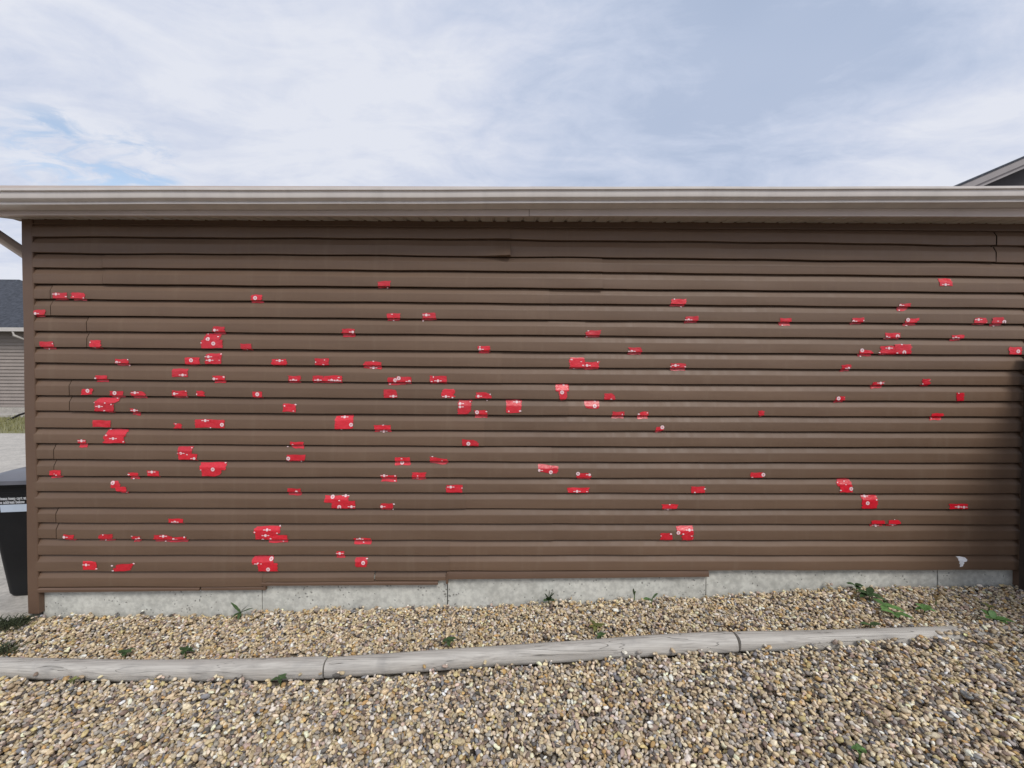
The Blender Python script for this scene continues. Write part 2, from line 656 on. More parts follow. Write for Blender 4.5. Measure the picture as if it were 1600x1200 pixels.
def prof(t):
    if t >= LIP:
        return -0.0170
    for (a, oa), (b, ob) in zip(PROF, PROF[1:]):
        if t <= b:
            return oa+(ob-oa)*(t-a)/(b-a)
    return 0.0


def wav(x, z):
    """slow in-and-out waviness of vinyl on its nails"""
    return 0.0021*math.sin(2.1*x+3.3*z)*math.sin(5.3*x-1.7+9*z) + 0.0011*math.sin(11*x+23*z)*math.sin(1.9*x-7*z)


PANELS = []


def surf(x, z):
    for k in range(1, 24):
        zt, zb = line_z(k-1, x), line_z(k, x)
        if z >= zb:
            t = (zt-z)/(zt-zb)
            best = 0.0
            for (a, b, xa, xb, off, curl, ce) in PANELS:
                if a <= k <= b and xa <= x <= xb:
                    e = (xb-x) if ce > 0 else (x-xa)
                    cw = max(0.0, 1-e/0.30)**2*curl
                    best = max(best, off+cw*(t**2 if k == b else 0.25*t))
            return max(prof(t), -0.0035)+wav(x, z)+best
    return 0.0


# ------------------------------------------------------------------ setting: ground
BASE_PX = [(62, 966), (110, 962), (160, 961), (300, 959), (405, 956), (500, 951), (600, 949), (700, 946), (800, 944), (857, 942), (950, 937),
           (1050, 932), (1150, 927), (1250, 921), (1350, 917), (1450, 915), (1560, 913)]
GP = [hit_y(x, y, -0.01) for x, y in BASE_PX]
GX = np.array([p.x for p in GP])
GZ = np.array([p.z for p in GP])


def g_np(x, y):
    """top surface of the gravel (arrays)"""
    z = np.interp(x, GX, GZ)
    d = np.clip(-y, 0, None)
    z = z-0.05*np.clip(d, 0, 0.45)-0.02*np.clip(d-0.45, 0, 30)
    z = z-0.045*np.clip((-3.05-x), 0, 0.8)*np.clip(d*6, 0, 1)
    z = z+0.008*np.sin(3.1*x+1.3)*np.sin(4.2*y+0.4*x)+0.005*np.sin(7.7*x-2*y)*np.sin(6.1*y+1.1)
    return z


def g(x, y):
    return float(g_np(np.array([x]), np.array([y]))[0])


def hit_g(px, py, off=0.0):
    d = ray(px, py)
    t0, t1 = 0.3, 12
    for _ in range(50):
        tm = (t0+t1)/2
        p = CAM+d*tm
        if p.z > g(p.x, p.y)+off:
            t0 = tm
        else:
            t1 = tm
    return CAM+d*t0


PAD_Z = hit_y(25, 957, 0.0).z                 # concrete slab in front of the garage door
mb = MB()
xs = np.concatenate([np.linspace(-60, -5.2, 8), np.linspace(-4.8, 5.2, 101), np.linspace(6, 60, 8)])
ys = np.concatenate([np.linspace(-60, -3.5, 8), np.linspace(-3, 0.0, 41), np.array([0.05, 0.2])])
rows = []
for yv in ys:
    zz_ = g_np(xs, np.full_like(xs, yv))-0.035
    rows.append([(float(a), float(yv), float(b)) for a, b in zip(xs, zz_)])
mb.grid(rows)
far = [[(float(a), yy, z) for a in xs] for yy, z in ((0.2, -0.22), (90.0, -0.22))]
mb.grid(far)
mb.build('ground', M_GND, smooth=40)
tag(bpy.data.objects['ground'], kind='structure')

# driveway slab left of the garage, grass verge and the neighbour's concrete walk
post_l = hit_y(33, 345, -0.016).x
post_r = hit_y(50.5, 371, -0.016).x
GAR_L = post_l
mb = MB()
jx = [-30, -7.2, GAR_L+0.05]
jy = [0.0, 8.3]
for a, b in zip(jx, jx[1:]):
    for c, d in zip(jy, jy[1:]):
        mb.box(a+0.006, b-0.006, c+0.006, d-0.006, PAD_Z-0.15, PAD_Z+rng.uniform(-.003, .003))
tag(mb.build('driveway', M_CON2), kind='structure')
mb = MB()
mb.box(-40, -8, 8.35, 12.6, PAD_Z-0.2, PAD_Z-0.015)
tag(mb.build('lawn', M_GRASS), kind='structure')
mb = MB()
mb.box(-40, -8, 12.65, 13.6, PAD_Z-0.2, PAD_Z+0.06)
tag(mb.build('walkway', M_CON2), kind='structure')

# ------------------------------------------------------------------ the garage
gar = empty('garage', (0.2, 0, 0))
tag(gar, 'brown vinyl sided garage with taupe gutter above a concrete foundation', 'garage')
GO = Vector((0.2, 0, 0))
PX_R = hit_y(1594, 890, -0.016).x              # where the siding meets the right corner post


def gpart(mb, name, mat, smooth=None, parent=None, recalc=False):
    o = mb.build(name, mat, None, smooth, None, recalc)
    o.parent = gar if parent is None else parent
    o.location = (-GO.x, 0, 0) if parent is None else (0, 0, 0)
    return o


def panel(k0, k1, xa, xb, off=0.0, curl=0.0, curl_end=1, bottom=None, name='siding_panel', lift=0.0, tuck=True):
    """one vinyl panel covering courses k0..k1 (1-based) between xa and xb"""
    mb = MB()
    PANELS.append((k0, k1, xa, xb, off, curl, curl_end))
    n = max(2, int((xb-xa)/0.06))
    cols = []
    for i in range(n+1):
        x = xa+(xb-xa)*i/n
        e = (xb-x) if curl_end > 0 else (x-xa)
        cw = max(0.0, 1-e/0.30)**2*curl
        col = []
        for k in range(k0, k1+1):
            zt = line_z(k-1, x)+lift
            zb = line_z(k, x)+lift
            if bottom is not None and k == k1:
                zb_real = bottom
            else:
                zb_real = None
            h = zt-zb
            pr = PROF
            for j, (t, o) in enumerate(pr):
                z = zt-t*h
                if zb_real is not None and z < zb_real:
                    z = zb_real
                last = (k == k1)
                cc = cw*(t**2 if last else 0.25*t)
                col.append((x, -(o+wav(x, z)+off+cc), z))
            zl = zt-LIP*h if zb_real is None else zb_real
            col.append((x, 0.0180, zl+0.0008))
        cols.append(col)
    mb.grid(cols)
    # cut ends show the thickness of the vinyl
    for col in (cols[0], cols[-1]):
        back = [(p[0], p[1]+0.0018+max(off, 0), p[2]) for p in col]
        mb.grid([col, back])
    return gpart(mb, name, M_SIDE, smooth=35)


def wx(px, py=600):
    return hit_y(px, py, -0.012).x


WL = post_r-0.012
WR = PX_R+0.012
# (first course, last course, [(seam px, y px, style)])
rows_ = [
    (1, 2, [(797.5, 390, 'flap'), (1557, 390, 'crack')]),
    (3, 4, [(160.5, 420, 'gap'), (941, 440, 'step')]),
    (5, 6, [(79.5, 470, 'gap'), (858, 480, 'lap')]),
    (7, 8, [(136, 520, 'gap'), (915, 520, 'lap')]),
    (9, 10, [(785, 570, 'lap')]),
    (11, 12, [(108.5, 620, 'gap'), (888, 620, 'lap')]),
    (13, 14, [(757, 665, 'lap')]),
    (15, 16, [(85, 720, 'gap'), (862, 720, 'lap')]),
    (17, 18, [(727.5, 768, 'lap2')]),
    (19, 20, [(88.5, 815, 'gap'), (865, 818, 'lap')]),
    (21, 22, [(702.5, 868, 'lap2')]),
]
for k0, k1, seams in rows_:
    xa = WL
    off = 0.0
    for (spx, spy, st) in seams+[(None, None, None)]:
        if spx is None:
            panel(k0, k1, xa, WR, off)
            break
        xs_ = wx(spx, spy)
        if st == 'gap':
            panel(k0, k1, xa, xs_-0.0042, off)
            xa, off = xs_+0.0042, 0.0020
        elif st == 'crack':
            panel(k0, k1, xa, xs_-0.006, off, 0.004, 1)
            xa, off = xs_+0.006, -0.002
        elif st == 'flap':
            panel(k0, k1, xa, xs_, 0.003, 0.042, 1)
            xa, off = xs_-0.03, 0.0
        elif st == 'step':
            panel(k0, k1, xa, xs_, off+0.0055, 0.006, 1)
            xa, off = xs_-0.03, 0.0
        elif st == 'lap':
            panel(k0, k1, xa, xs_, off+0.0020)
            xa, off = xs_-0.03, 0.0
        else:
            panel(k0, k1, xa, xs_, off+0.0032)
            xa, off = xs_-0.03, 0.0

# bottom: cut course and starter strips step down to the left with the foundation
x410, x585, x697, x1107 = wx(410, 910), wx(585, 900), wx(699, 895), wx(1108, 890)
zA = hit_y(62, 918, -0.012).z
zB = hit_y(500, 908.5, -0.012).z
panel(23, 23, WL, x410, 0.0, bottom=zA)
panel(23, 23, x410+0.002, x585-0.003, 0.001, bottom=zB)
panel(23, 23, x585+0.003, x697, -0.005, bottom=zB+0.003)


def strip(xa, xb, za, zb_l, zb_r, out_, name='starter_strip'):
    mb = MB()
    n = max(1, int((xb-xa)/0.25))
    cols = []
    for i in range(n+1):
        t = i/n
        x = xa+(xb-xa)*t
        zb = zb_l+(zb_r-zb_l)*t
        cols.append([(x, 0.004, za), (x, -out_*0.55, za-0.001), (x, -out_, za-(za-zb)*0.35), (x, -out_, zb+0.002), (x, -out_*0.8, zb), (x, 0.006, zb)])
    mb.grid(cols)
    for c in (cols[0], cols[-1]):
        mb.face(c)
    return gpart(mb, name, M_TRIM, smooth=30)


strip(WL, wx(312, 920), zA-0.003, hit_y(62, 926, -0.014).z, hit_y(312, 923, -0.014).z, 0.017)
strip(wx(314, 920), x410+0.006, zA-0.001, hit_y(320, 923, -0.01).z, hit_y(410, 922, -0.01).z, 0.011)
strip(x410-0.004, wx(684, 910), zB-0.003, hit_y(420, 915.5, -0.014).z, hit_y(684, 914, -0.014).z, 0.017)
strip(x697-0.004, x1107, line_z(22, x697)-0.005, hit_y(700, 906, -0.014).z, hit_y(1108, 902, -0.014).z, 0.012)
# folded ends where the strips step
for px, y0, y1 in ((413, 908, 922), (698, 896, 912)):
    p0, p1 = hit_y(px, y0, -0.01), hit_y(px, y1, -0.01)
    mb = MB()
    mb.box(p0.x-0.004, p0.x+0.009, -0.014, 0.006, p1.z, p0.z)
    gpart(mb, 'strip_end_cap', M_TRIM)

# corner posts
for (xa, xb, ybot) in ((post_l, post_r, 959), (PX_R, PX_R+0.075, 918)):
    mb = MB()
    ztop = hit_y(800, 345, 0).z+0.02
    zbot = hit_y(45 if xa < 0 else 1592, ybot, -0.016).z
    e = 0.006
    outl = [(xa, 0.08), (xa, -0.012), (xa+e*0.5, -0.016), (xb-e*0.5, -0.016), (xb, -0.012), (xb, 0.02), (xb-0.012, 0.02), (xb-0.012, 0.08)]
    n = 12
    rws = []
    for i in range(n+1):
        z = zbot+(ztop-zbot)*i/n
        dx = 0.0015*math.sin(i*1.3+xa)
        rws.append([(x+dx, y, z) for x, y in outl]+[(outl[0][0]+dx, outl[0][1], z)])
    mb.grid(rws)
    mb.face(rws[0][:-1])
    mb.face(rws[-1][:-1])
    gpart(mb, 'corner_post', M_TRIM, smooth=30)

# foundation sections, cast with formwork joints between them
fx = [GAR_L-0.0, wx(405, 930), wx(698, 925), wx(1107, 910), wx(1476, 900), PX_R+0.08]
offs = [0.022, 0.019, 0.021, 0.025, 0.024]
for i in range(5):
    mb = MB()
    a, b = fx[i]+(0.004 if i else 0), fx[i+1]-0.003
    if i == 0:
        a = hit_y(64, 940, 0.01).x
    y = offs[i]
    z1 = line_z(22, (a+b)/2)+0.06
    lean = 0.012 if i == 4 else 0.0
    mb.hexa([(a+lean*2, y, -0.45), (b, y, -0.45), (b, 0.2, -0.45), (a+lean*2, 0.2, -0.45)],
            [(a-lean*1.2, y, z1), (b-(0.012 if i == 3 else 0), y, z1), (b, 0.2, z1), (a, 0.2, z1)])
    gpart(mb, 'foundation_section', M_CON)
mb = MB()                                        # darker mortar behind the joints, and the lump under the corner post
mb.box(GAR_L+0.01, PX_R+0.07, 0.034, 0.19, -0.44, line_z(22, 0)+0.05)
mb.box(GAR_L+0.012, GAR_L+0.05, 0.0, 0.1, -0.44, hit_y(45, 958, 0).z+0.02)
gpart(mb, 'foundation_core', concrete_material('dark_joint_concrete', (0.16, 0.155, 0.145), (0.11, 0.105, 0.10), False))

# ---- eave: soffit, fascia, gutter, roof
YF = -0.165                                      # fascia plane
zs_l, zs_r = hit_y(50, 343.5, 0.0).z, hit_y(1590, 351, 0.0).z


def lerp_x(x, xa, za, xb, zb):
    return za+(zb-za)*(x-xa)/(xb-xa)


XE0, XE1 = GAR_L-0.62, PX_R+0.45
pa, pb = hit_y(60, 337.5, YF), hit_y(1580, 339.5, YF)
pc, pd = hit_y(60, 343.5, -0.0), hit_y(1580, 350.5, -0.0)
pm = hit_y(800, 344, 0.0)


def z_fas(x):
    return lerp_x(x, pa.x, pa.z, pb.x, pb.z)


def z_sof(x):
    return lerp_x(x, pc.x, pc.z, pd.x, pd.z)


ga, gb = hit_y(60, 293.6, YF-0.125), hit_y(1580, 290.6, YF-0.125)
gc, gd = hit_y(60, 319.8, YF-0.09), hit_y(1580, 316.0, YF-0.09)


def z_gt(x):
    return lerp_x(x, ga.x, ga.z, gb.x, gb.z)


def z_gb(x):
    return lerp_x(x, gc.x, gc.z, gd.x, gd.z)


# soffit: narrow V-groove pieces
RIB = 0.0915
x = GAR_L-0.06
while x < PX_R+0.16:
    mb = MB()
    n3 = 3
    for r in range(n3):
        a = x+r*RIB
        b = a+RIB
        secs = [(a, 0.0), (a+0.010, 0.0), (a+0.013, 0.006), (a+0.021, 0.011), (a+0.029, 0.006), (a+0.032, 0.0), (b-0.0008, 0.0)]
        cols = []
        for (xx, dz) in secs:
            sg = 0.0015*math.sin(17*xx)
            cols.append([(xx, YF+0.004, z_fas(xx)+dz*0.25+0.004), (xx, -0.010, z_sof(xx)+dz*1.0+sg), (xx, 0.03, z_sof(xx)+dz+sg+0.001)])
        mb.grid(cols)
    gpart(mb, 'soffit_panel', M_SOF, smooth=25)
    x += n3*RIB

# dark J-trim under the soffit
mb = MB()
n = 40
cols = []
for i in range(n+1):
    xx = WL-0.02+(WR+0.02-WL+0.02)*i/n
    zt = z_sof(xx)+0.004
    hgt = lerp_x(xx, WL, 0.030, WR, 0.046)
    cols.append([(xx, 0.0, zt), (xx, -0.006, zt), (xx, -0.006, zt-hgt), (xx, -0.017, zt-hgt-0.001), (xx, -0.017, zt-hgt-0.006), (xx, 0.004, zt-hgt-0.006)])
mb.grid(cols)
gpart(mb, 'frieze_trim', M_TRIM, smooth=25)

# fascia boards in three lengths
fj = [XE0, hit_y(827, 334, YF).x, hit_y(1491, 334, YF).x, XE1]
for i, (a, b) in enumerate(zip(fj, fj[1:])):
    mb = MB()
    cols = []
    nn = 14
    o = 0.0 if i % 2 == 0 else 0.0022
    for k in range(nn+1):
        xx = a+0.0012+(b-a-0.0024)*k/nn
        zb = z_fas(xx)
        cols.append([(xx, YF+0.02, zb+0.18), (xx, YF-o, zb+0.18), (xx, YF-o+0.001*math.sin(xx*5), zb+0.012), (xx, YF-0.010-o, zb+0.008), (xx, YF-0.011-o, zb), (xx, YF+0.006, zb), (xx, YF+0.02, zb+0.004)])
    mb.grid(cols)
    mb.face(cols[0])
    mb.face(cols[-1])
    gpart(mb, 'fascia_board', M_FAS, smooth=25)

# K-style gutter
mb = MB()
cols = []
nn = 48
# (out from fascia, height fraction from top 0 .. bottom 1)
K = [(0.004, -0.02), (0.004, 0.97), (0.004, 1.0), (0.086, 1.0), (0.0905, 0.985), (0.0905, 0.86), (0.0875, 0.845), (0.0860, 0.82),
     (0.0875, 0.80), (0.0925, 0.77), (0.1000, 0.735), (0.1070, 0.70), (0.1120, 0.66), (0.1140, 0.60), (0.1150, 0.30), (0.1150, 0.205), (0.1250, 0.19), (0.1262, 0.17), (0.1262, 0.015), (0.1245, 0.0), (0.112, 0.0), (0.112, 0.06)]
for i in range(nn+1):
    xx = XE0-0.03+(XE1-XE0+0.03)*i/nn
    zt, zb = z_gt(xx), z_gb(xx)
    s = 0.0010*math.sin(xx*2.3)+0.0006*math.sin(xx*6.1+1)
    cols.append([(xx, YF-o-0.001, zt-(zt-zb)*f_+s) for o, f_ in K])
mb.grid(cols, flip=True)
mb.face(cols[0])
mb.face(cols[-1])
gut = gpart(mb, 'gutter', M_GUT, smooth=28)

# roof deck, eave shingles
mb = MB()
sl = 0.33
zr0 = z_gt(-1)+0.0
RY1 = 3.2


def z_roof(xx, yy):
    return z_gt(xx)-0.012+(yy-(YF-0.07))*sl


mb.hexa([(XE0, YF+0.025, z_roof(XE0, YF+0.025)-0.03), (XE1, YF+0.025, z_roof(XE1, YF+0.025)-0.03), (XE1, RY1, z_roof(XE1, RY1)-0.03), (XE0, RY1, z_roof(XE0, RY1)-0.03)],
        [(XE0, YF+0.025, z_roof(XE0, YF+0.025)-0.006), (XE1, YF+0.025, z_roof(XE1, YF+0.025)-0.006), (XE1, RY1, z_roof(XE1, RY1)-0.006), (XE0, RY1, z_roof(XE0, RY1)-0.006)])
e0, e1 = z_roof(XE0, RY1), z_roof(XE1, RY1)
mb.hexa([(XE0, RY1, e0-0.03), (XE1, RY1, e1-0.03), (XE1, 6.7, e1-1.2), (XE0, 6.7, e0-1.2)],
        [(XE0, RY1, e0-0.006), (XE1, RY1, e1-0.006), (XE1, 6.7, e1-1.17), (XE0, 6.7, e0-1.17)])
gpart(mb, 'roof', M_ROOF)
x = XE0
raised = [(24, 56), (92, 118), (128, 148), (438, 470), (508, 538), (612, 630)]
rz = [(hit_y(a, 292, YF-0.1).x, hit_y(b, 292, YF-0.1).x) for a, b in raised]
while x < XE1-0.1:
    w = rng.uniform(0.13, 0.33)
    mid = x+w/2
    b = min(x+w, XE1)
    mb = MB()
    for row in range(1):
        y0, y1 = YF-0.085, YF+0.16
        z0 = z_gt(mid)-0.012
        z1 = z_roof(mid, y1)
        mb.hexa([(x+0.002, y0, z0-0.004), (b-0.002, y0, z0-0.004), (b-0.002, y1, z1-0.004), (x+0.002, y1, z1-0.004)],
                [(x+0.002, y0, z0), (b-0.002, y0, z0), (b-0.002, y1, z1), (x+0.002, y1, z1)])
    gpart(mb, 'shingle', M_ROOF)
    x += w
for a, b in rz:                                   # curled tabs that show above the gutter rim
    zt = z_gt((a+b)/2)
    mb = MB()
    cols = []
    for i in range(7):
        t = i/6
        xx = a+(b-a)*t
        zc = zt-0.002+0.0085*math.sin(math.pi*min(1, max(0, t)))**0.6
        cols.append([(xx, YF-0.095, zc), (xx, YF-0.095, zc-0.005), (xx, YF+0.1, zt+0.035), (xx, YF+0.1, zt+0.040), (xx, YF-0.095, zc)])
    mb.grid(cols)
    gpart(mb, 'shingle', M_ROOF)

# the rest of the building: inner core, front gable wall, right end
mb = MB()
mb.box(GAR_L+0.02, PX_R+0.07, 0.024, 0.10, line_z(22, 0)+0.02, z_sof(0)+0.01)
gpart(mb, 'wall_core', M_CORE)
mb = MB()
mb.box(GAR_L, GAR_L+0.1, 0.085, 6.4, PAD_Z-0.1, z_sof(0)-0.01)
mb.box(PX_R-0.03, PX_R+0.072, 0.101, 6.4, -0.4, z_sof(0)-0.01)
mb.box(GAR_L+0.102, PX_R-0.032, 6.3, 6.4, -0.4, z_sof(0)-0.01)
for xx in (GAR_L, PX_R-0.03):
    mb.face([(xx+0.05, 0.1, z_sof(0)-0.01), (xx+0.05, 6.4, z_sof(0)-0.01), (xx+0.05, RY1, z_roof(0, RY1)-0.05)])
gpart(mb, 'wall', M_SIDE)

# downspout elbowing back from the gutter end to the front wall
d0 = hit_y(-30, 350, 0.10)
d1 = hit_y(46, 401, 0.30)
mb = MB()
out_p = Vector((d0.x-0.06, YF-0.06, z_gb(XE0)))
mb.tube([out_p, out_p+Vector((0, 0.02, -0.05)), d0+Vector((-0.04, -0.02, 0.035)), d0, d1, d1+Vector((0.02, 0.01, -0.06)), Vector((d1.x+0.02, d1.y+0.01, PAD_Z+0.15))],
        0.04, 12, sq=(0.040, 0.030))
gpart(mb, 'downspout', M_FAS, smooth=30)

# ------------------------------------------------------------------ fence standing out from the right end of the wall
fp = hit_y(1601, 553, -0.045)
FX = fp.x
fz = g(FX, -0.1)
fen = empty('fence', (FX, -0.1, fz))
tag(fen, 'dark stained wooden fence meeting the right end of the brown wall', 'fence')


def fpart(mb, name):
    o = mb.build(name, M_FENCE)
    o.parent = fen
    o.location = (-FX, 0.1, -fz)
    return o


ftop = fp.z
for yy in (-0.09, -2.0):
    mb = MB()
    mb.box(FX, FX+0.085, yy-0.045, yy+0.045, fz-0.2, ftop)
    fpart(mb, 'post')
for zz_ in (fz+0.25, ftop-0.25):
    mb = MB()
    mb.box(FX+0.03, FX+0.068, -1.953, -0.137, zz_-0.045, zz_+0.045)
    fpart(mb, 'rail')
yy = -0.14
while yy > -1.9:
    w = 0.135
    mb = MB()
    hz = rng.uniform(-0.008, 0.008)
    mb.box(FX+0.07, FX+0.089, yy-w, yy, fz+0.03, ftop-0.03+hz)
    fpart(mb, 'fence_board')
    yy -= w+0.006

# ------------------------------------------------------------------ landscape timbers
TIMB = [
    ([(-260, 1024, .02), (-120, 1036, .02), (-30, 1042, .02), (80, 1045, .02), (200, 1048, .02), (300, 1048, .02), (400, 1046, .02), (456, 1044.5, .02), (508.5, 1043, .02)],
     'long grey weathered landscape timber at left, in front of the foundation'),
    ([(511, 1043, .018), (600, 1038, .018), (700, 1030.5, .018), (800, 1024, .018), (900, 1017, .018), (1000, 1010, .02), (1080, 1005.5, .022), (1148.3, 1003, .022)],
     'middle grey landscape timber lying between two dark butt joints'),
    ([(1151, 1002.8, .02), (1220, 1001.5, .015), (1290, 1000, .006), (1350, 998, -.002), (1420, 996, -.010), (1490, 993, -.019), (1560, 990, -.040)],
     'right grey landscape timber whose far end is buried under gravel'),
]
timber_axes = []
for pts, lab in TIMB:
    P = [hit_g(a, b, c) for a, b, c in pts]
    # resample
    Q = []
    for i in range(len(P)-1):
        k = 8
        for j in range(k):
            Q.append(P[i].lerp(P[i+1], j/k))
    Q.append(P[-1])
    # smooth
    for _ in range(4):
        Q = [Q[0]]+[(Q[i-1]+Q[i]*2+Q[i+1])/4 for i in range(1, len(Q)-1)]+[Q[-1]]
    timber_axes.append(Q)
    mb = MB()
    ns = 20
    rings = []
    sd_ = rng.uniform(0, 10)
    for k, p in enumerate(Q):
        d = (Q[min(k+1, len(Q)-1)]-Q[max(k-1, 0)]).normalized()
        a = Vector((0, 0, 1)).cross(d).normalized()
        b = d.cross(a)
        r0 = 0.047
        if k in (0, len(Q)-1):
            r0 = 0.044
        ring = []
        for j in range(ns):
            t = 2*math.pi*j/ns
            r = r0*(1+0.03*math.sin(2*t+p.x*1.7+sd_)+0.018*math.sin(3*t+p.x*4.1)+0.012*math.sin(5*t-p.x*9+sd_))
            ca, sa_ = math.cos(t), math.sin(t)
            # worn: flatter on top and on the face than a true round
            sq_ = (abs(ca)**3.0+abs(sa_)**3.0)**(-1/3.0)
            ring.append(p+a*ca*r*sq_*0.95+b*sa_*r*sq_*0.93)
        rings.append(ring+[ring[0]])
    mb.grid(rings)
    mb.face(rings[0][:-1])
    mb.face(rings[-1][:-1])
    org = Q[len(Q)//2]
    o = mb.build('landscape_timber', M_WOOD, None, 40, (org.x, org.y, org.z))
    tag(o, lab, 'landscape timber', 'landscape timbers edging the gravel bed')

# ------------------------------------------------------------------ gravel: every stone dropped onto the ones below it
GX0, GX1, GY0, GY1 = -4.3, 4.7, -2.0, 0.012
CELL = 0.0034
nx = int((GX1-GX0)/CELL)
ny = int((GY1-GY0)/CELL)
cx = GX0+(np.arange(nx)+0.5)*CELL
cy = GY0+(np.arange(ny)+0.5)*CELL
XX, YY = np.meshgrid(cx, cy, indexing='ij')
HF = g_np(XX, YY)-0.032
GS = g_np(XX, YY)
BLK = np.zeros_like(HF, dtype=bool)
for Q in timber_axes:
    q = np.array([tuple(p) for p in Q])
    q = q[np.argsort(q[:, 0])]
    ay = np.interp(cx, q[:, 0], q[:, 1])
    az = np.interp(cx, q[:, 0], q[:, 2])
    inside = (cx > q[0, 0]-0.012) & (cx < q[-1, 0]+0.012)
    dy = np.abs(YY-ay[:, None])
    top = az[:, None]+np.sqrt(np.clip(0.047**2-dy**2, 0, None))
    on = inside[:, None] & (dy < 0.047)
    HF = np.where(on, np.maximum(HF, top), HF)
    BLK |= inside[:, None] & (dy < 0.053) & (az[:, None]+0.047 > GS+0.033)
AX1 = {}


def axis_y(xv):
    best = -0.55
    for Q in timber_axes:
        if Q[0].x <= xv <= Q[-1].x:
            return float(np.interp(xv, [p.x for p in Q], [p.y for p in Q]))
    return best


ax_tab_x = np.linspace(GX0, GX1, 300)
ax_tab_y = np.array([axis_y(v_) for v_ in ax_tab_x])
NST = 128000
half = int(NST*0.97)
px_ = nrg.uniform(GX0, GX1, NST)
py_ = GY0+(GY1-GY0)*nrg.uniform(0, 1, NST)
behind = py_ > np.interp(px_, ax_tab_x, ax_tab_y)
size = np.exp(nrg.normal(math.log(0.0080), 0.25, NST))
size = np.clip(size, 0.004, 0.0155)
size = np.where(behind, size*0.90, size)
el = nrg.uniform(1.0, 2.0, NST)
fl = nrg.uniform(0.55, 0.85, NST)
sa, sb, sc = size*np.sqrt(el), size/np.sqrt(el)*1.02, size*fl
yaw = nrg.uniform(0, 2*math.pi, NST)
ok = np.zeros(NST, bool)
PZ = np.zeros(NST)
order = np.argsort(-size+nrg.uniform(-0.010, 0.010, NST))     # mixed sizes, the small ones later on average
for i in order:
    best = None
    r_ = (sa[i]+sb[i])*0.5
    w = max(1, int(r_/CELL))
    ii = np.arange(-w, w+1)*CELL
    rr = (ii[:, None]**2+ii[None, :]**2)/(r_*r_)
    cap = sc[i]*np.sqrt(np.clip(1-rr, 0, None))
    msk = rr < 1
    for tr in range(4):
        xx = px_[i]+(0 if tr == 0 else nrg.uniform(-.02, .02))
        yy = py_[i]+(0 if tr == 0 else nrg.uniform(-.02, .02))
        ci = int((xx-GX0)/CELL)
        cj = int((yy-GY0)/CELL)
        if ci-w < 0 or cj-w < 0 or ci+w >= nx or cj+w >= ny or BLK[ci, cj]:
            continue
        win = HF[ci-w:ci+w+1, cj-w:cj+w+1]
        z = (np.where(msk, win+cap, -9)).max()
        if best is None or z < best[0]:
            best = (z, xx, yy, ci, cj)
    if best is None:
        continue
    z, xx, yy, ci, cj = best
    z -= sc[i]*0.28
    if z-GS[ci, cj] > 0.030:                    # the bed is full here
        continue
    # the concrete slab's corner and the grass stay clear of stones at far left
    if xx < -3.15 and yy > -0.10-0.25*max(0, -3.15-xx)*0:
        continue
    px_[i], py_[i], PZ[i] = xx, yy, z
    ok[i] = True
    win = HF[ci-w:ci+w+1, cj-w:cj+w+1]
    np.maximum(win, np.where(msk, z+cap, -9), out=win)
idx = np.nonzero(ok)[0]
print('stones', len(idx))
PAL = np.array([(0.60, 0.49, 0.31), (0.70, 0.60, 0.43), (0.48, 0.38, 0.24), (0.36, 0.33, 0.29), (0.78, 0.72, 0.62), (0.50, 0.33, 0.14),
                (0.13, 0.12, 0.11), (0.24, 0.18, 0.14), (0.26, 0.265, 0.27), (0.60, 0.50, 0.25), (0.50, 0.39, 0.32), (0.45, 0.41, 0.34)])
WB = np.array([.24, .22, .13, .07, .08, .05, .04, .055, .02, .055, .04, .03])
WF = np.array([.19, .21, .12, .12, .10, .035, .05, .06, .045, .045, .045, .06])
cum_b, cum_f = np.cumsum(WB/WB.sum()), np.cumsum(WF/WF.sum())
u = nrg.uniform(0, 1, len(idx))
bh = behind[idx]
pick = np.where(bh, np.searchsorted(cum_b, u), np.searchsorted(cum_f, u))
colr = PAL[np.clip(pick, 0, len(PAL)-1)]*np.exp(nrg.normal(0, 0.20, (len(idx), 1)))*np.exp(nrg.normal(0, 0.018, (len(idx), 3)))
colr = np.clip(colr*np.array([0.99, 0.965, 0.975]), 0.02, 0.85)
me = bpy.data.meshes.new('gravel')
me.vertices.add(len(idx))
me.vertices.foreach_set('co', np.stack([px_[idx], py_[idx], PZ[idx]], 1).astype(np.float32).ravel())


def attr(name, typ, arr, key):
    a = me.attributes.new(name, typ, 'POINT')
    a.data.foreach_set(key, np.ascontiguousarray(arr).ravel())


attr('stone_col', 'FLOAT_COLOR', np.concatenate([colr, np.ones((len(idx), 1))], 1).astype(np.float32), 'color')
attr('st_scale', 'FLOAT_VECTOR', np.stack([sa[idx], sb[idx], sc[idx]], 1).astype(np.float32), 'vector')
tilt = np.where(nrg.uniform(0, 1, len(idx)) < 0.2, 0.55, 0.28)
attr('st_rot', 'FLOAT_VECTOR', np.stack([nrg.normal(0, 1, len(idx))*tilt, nrg.normal(0, 1, len(idx))*tilt, yaw[idx]], 1).astype(np.float32), 'vector')
attr('st_kind', 'INT', nrg.integers(0, 8, len(idx)).astype(np.int32), 'value')
grv = bpy.data.objects.new('gravel', me)
COL.objects.link(grv)
tag(grv, kind='stuff')
gt = bpy.data.node_groups.new('pebbles', 'GeometryNodeTree')
gt.interface.new_socket('Geometry', in_out='INPUT', socket_type='NodeSocketGeometry')
gt.interface.new_socket('Geometry', in_out='OUTPUT', socket_type='NodeSocketGeometry')
gi, go = N(gt, 'NodeGroupInput'), N(gt, 'NodeGroupOutput')
g2i = N(gt, 'GeometryNodeGeometryToInstance')
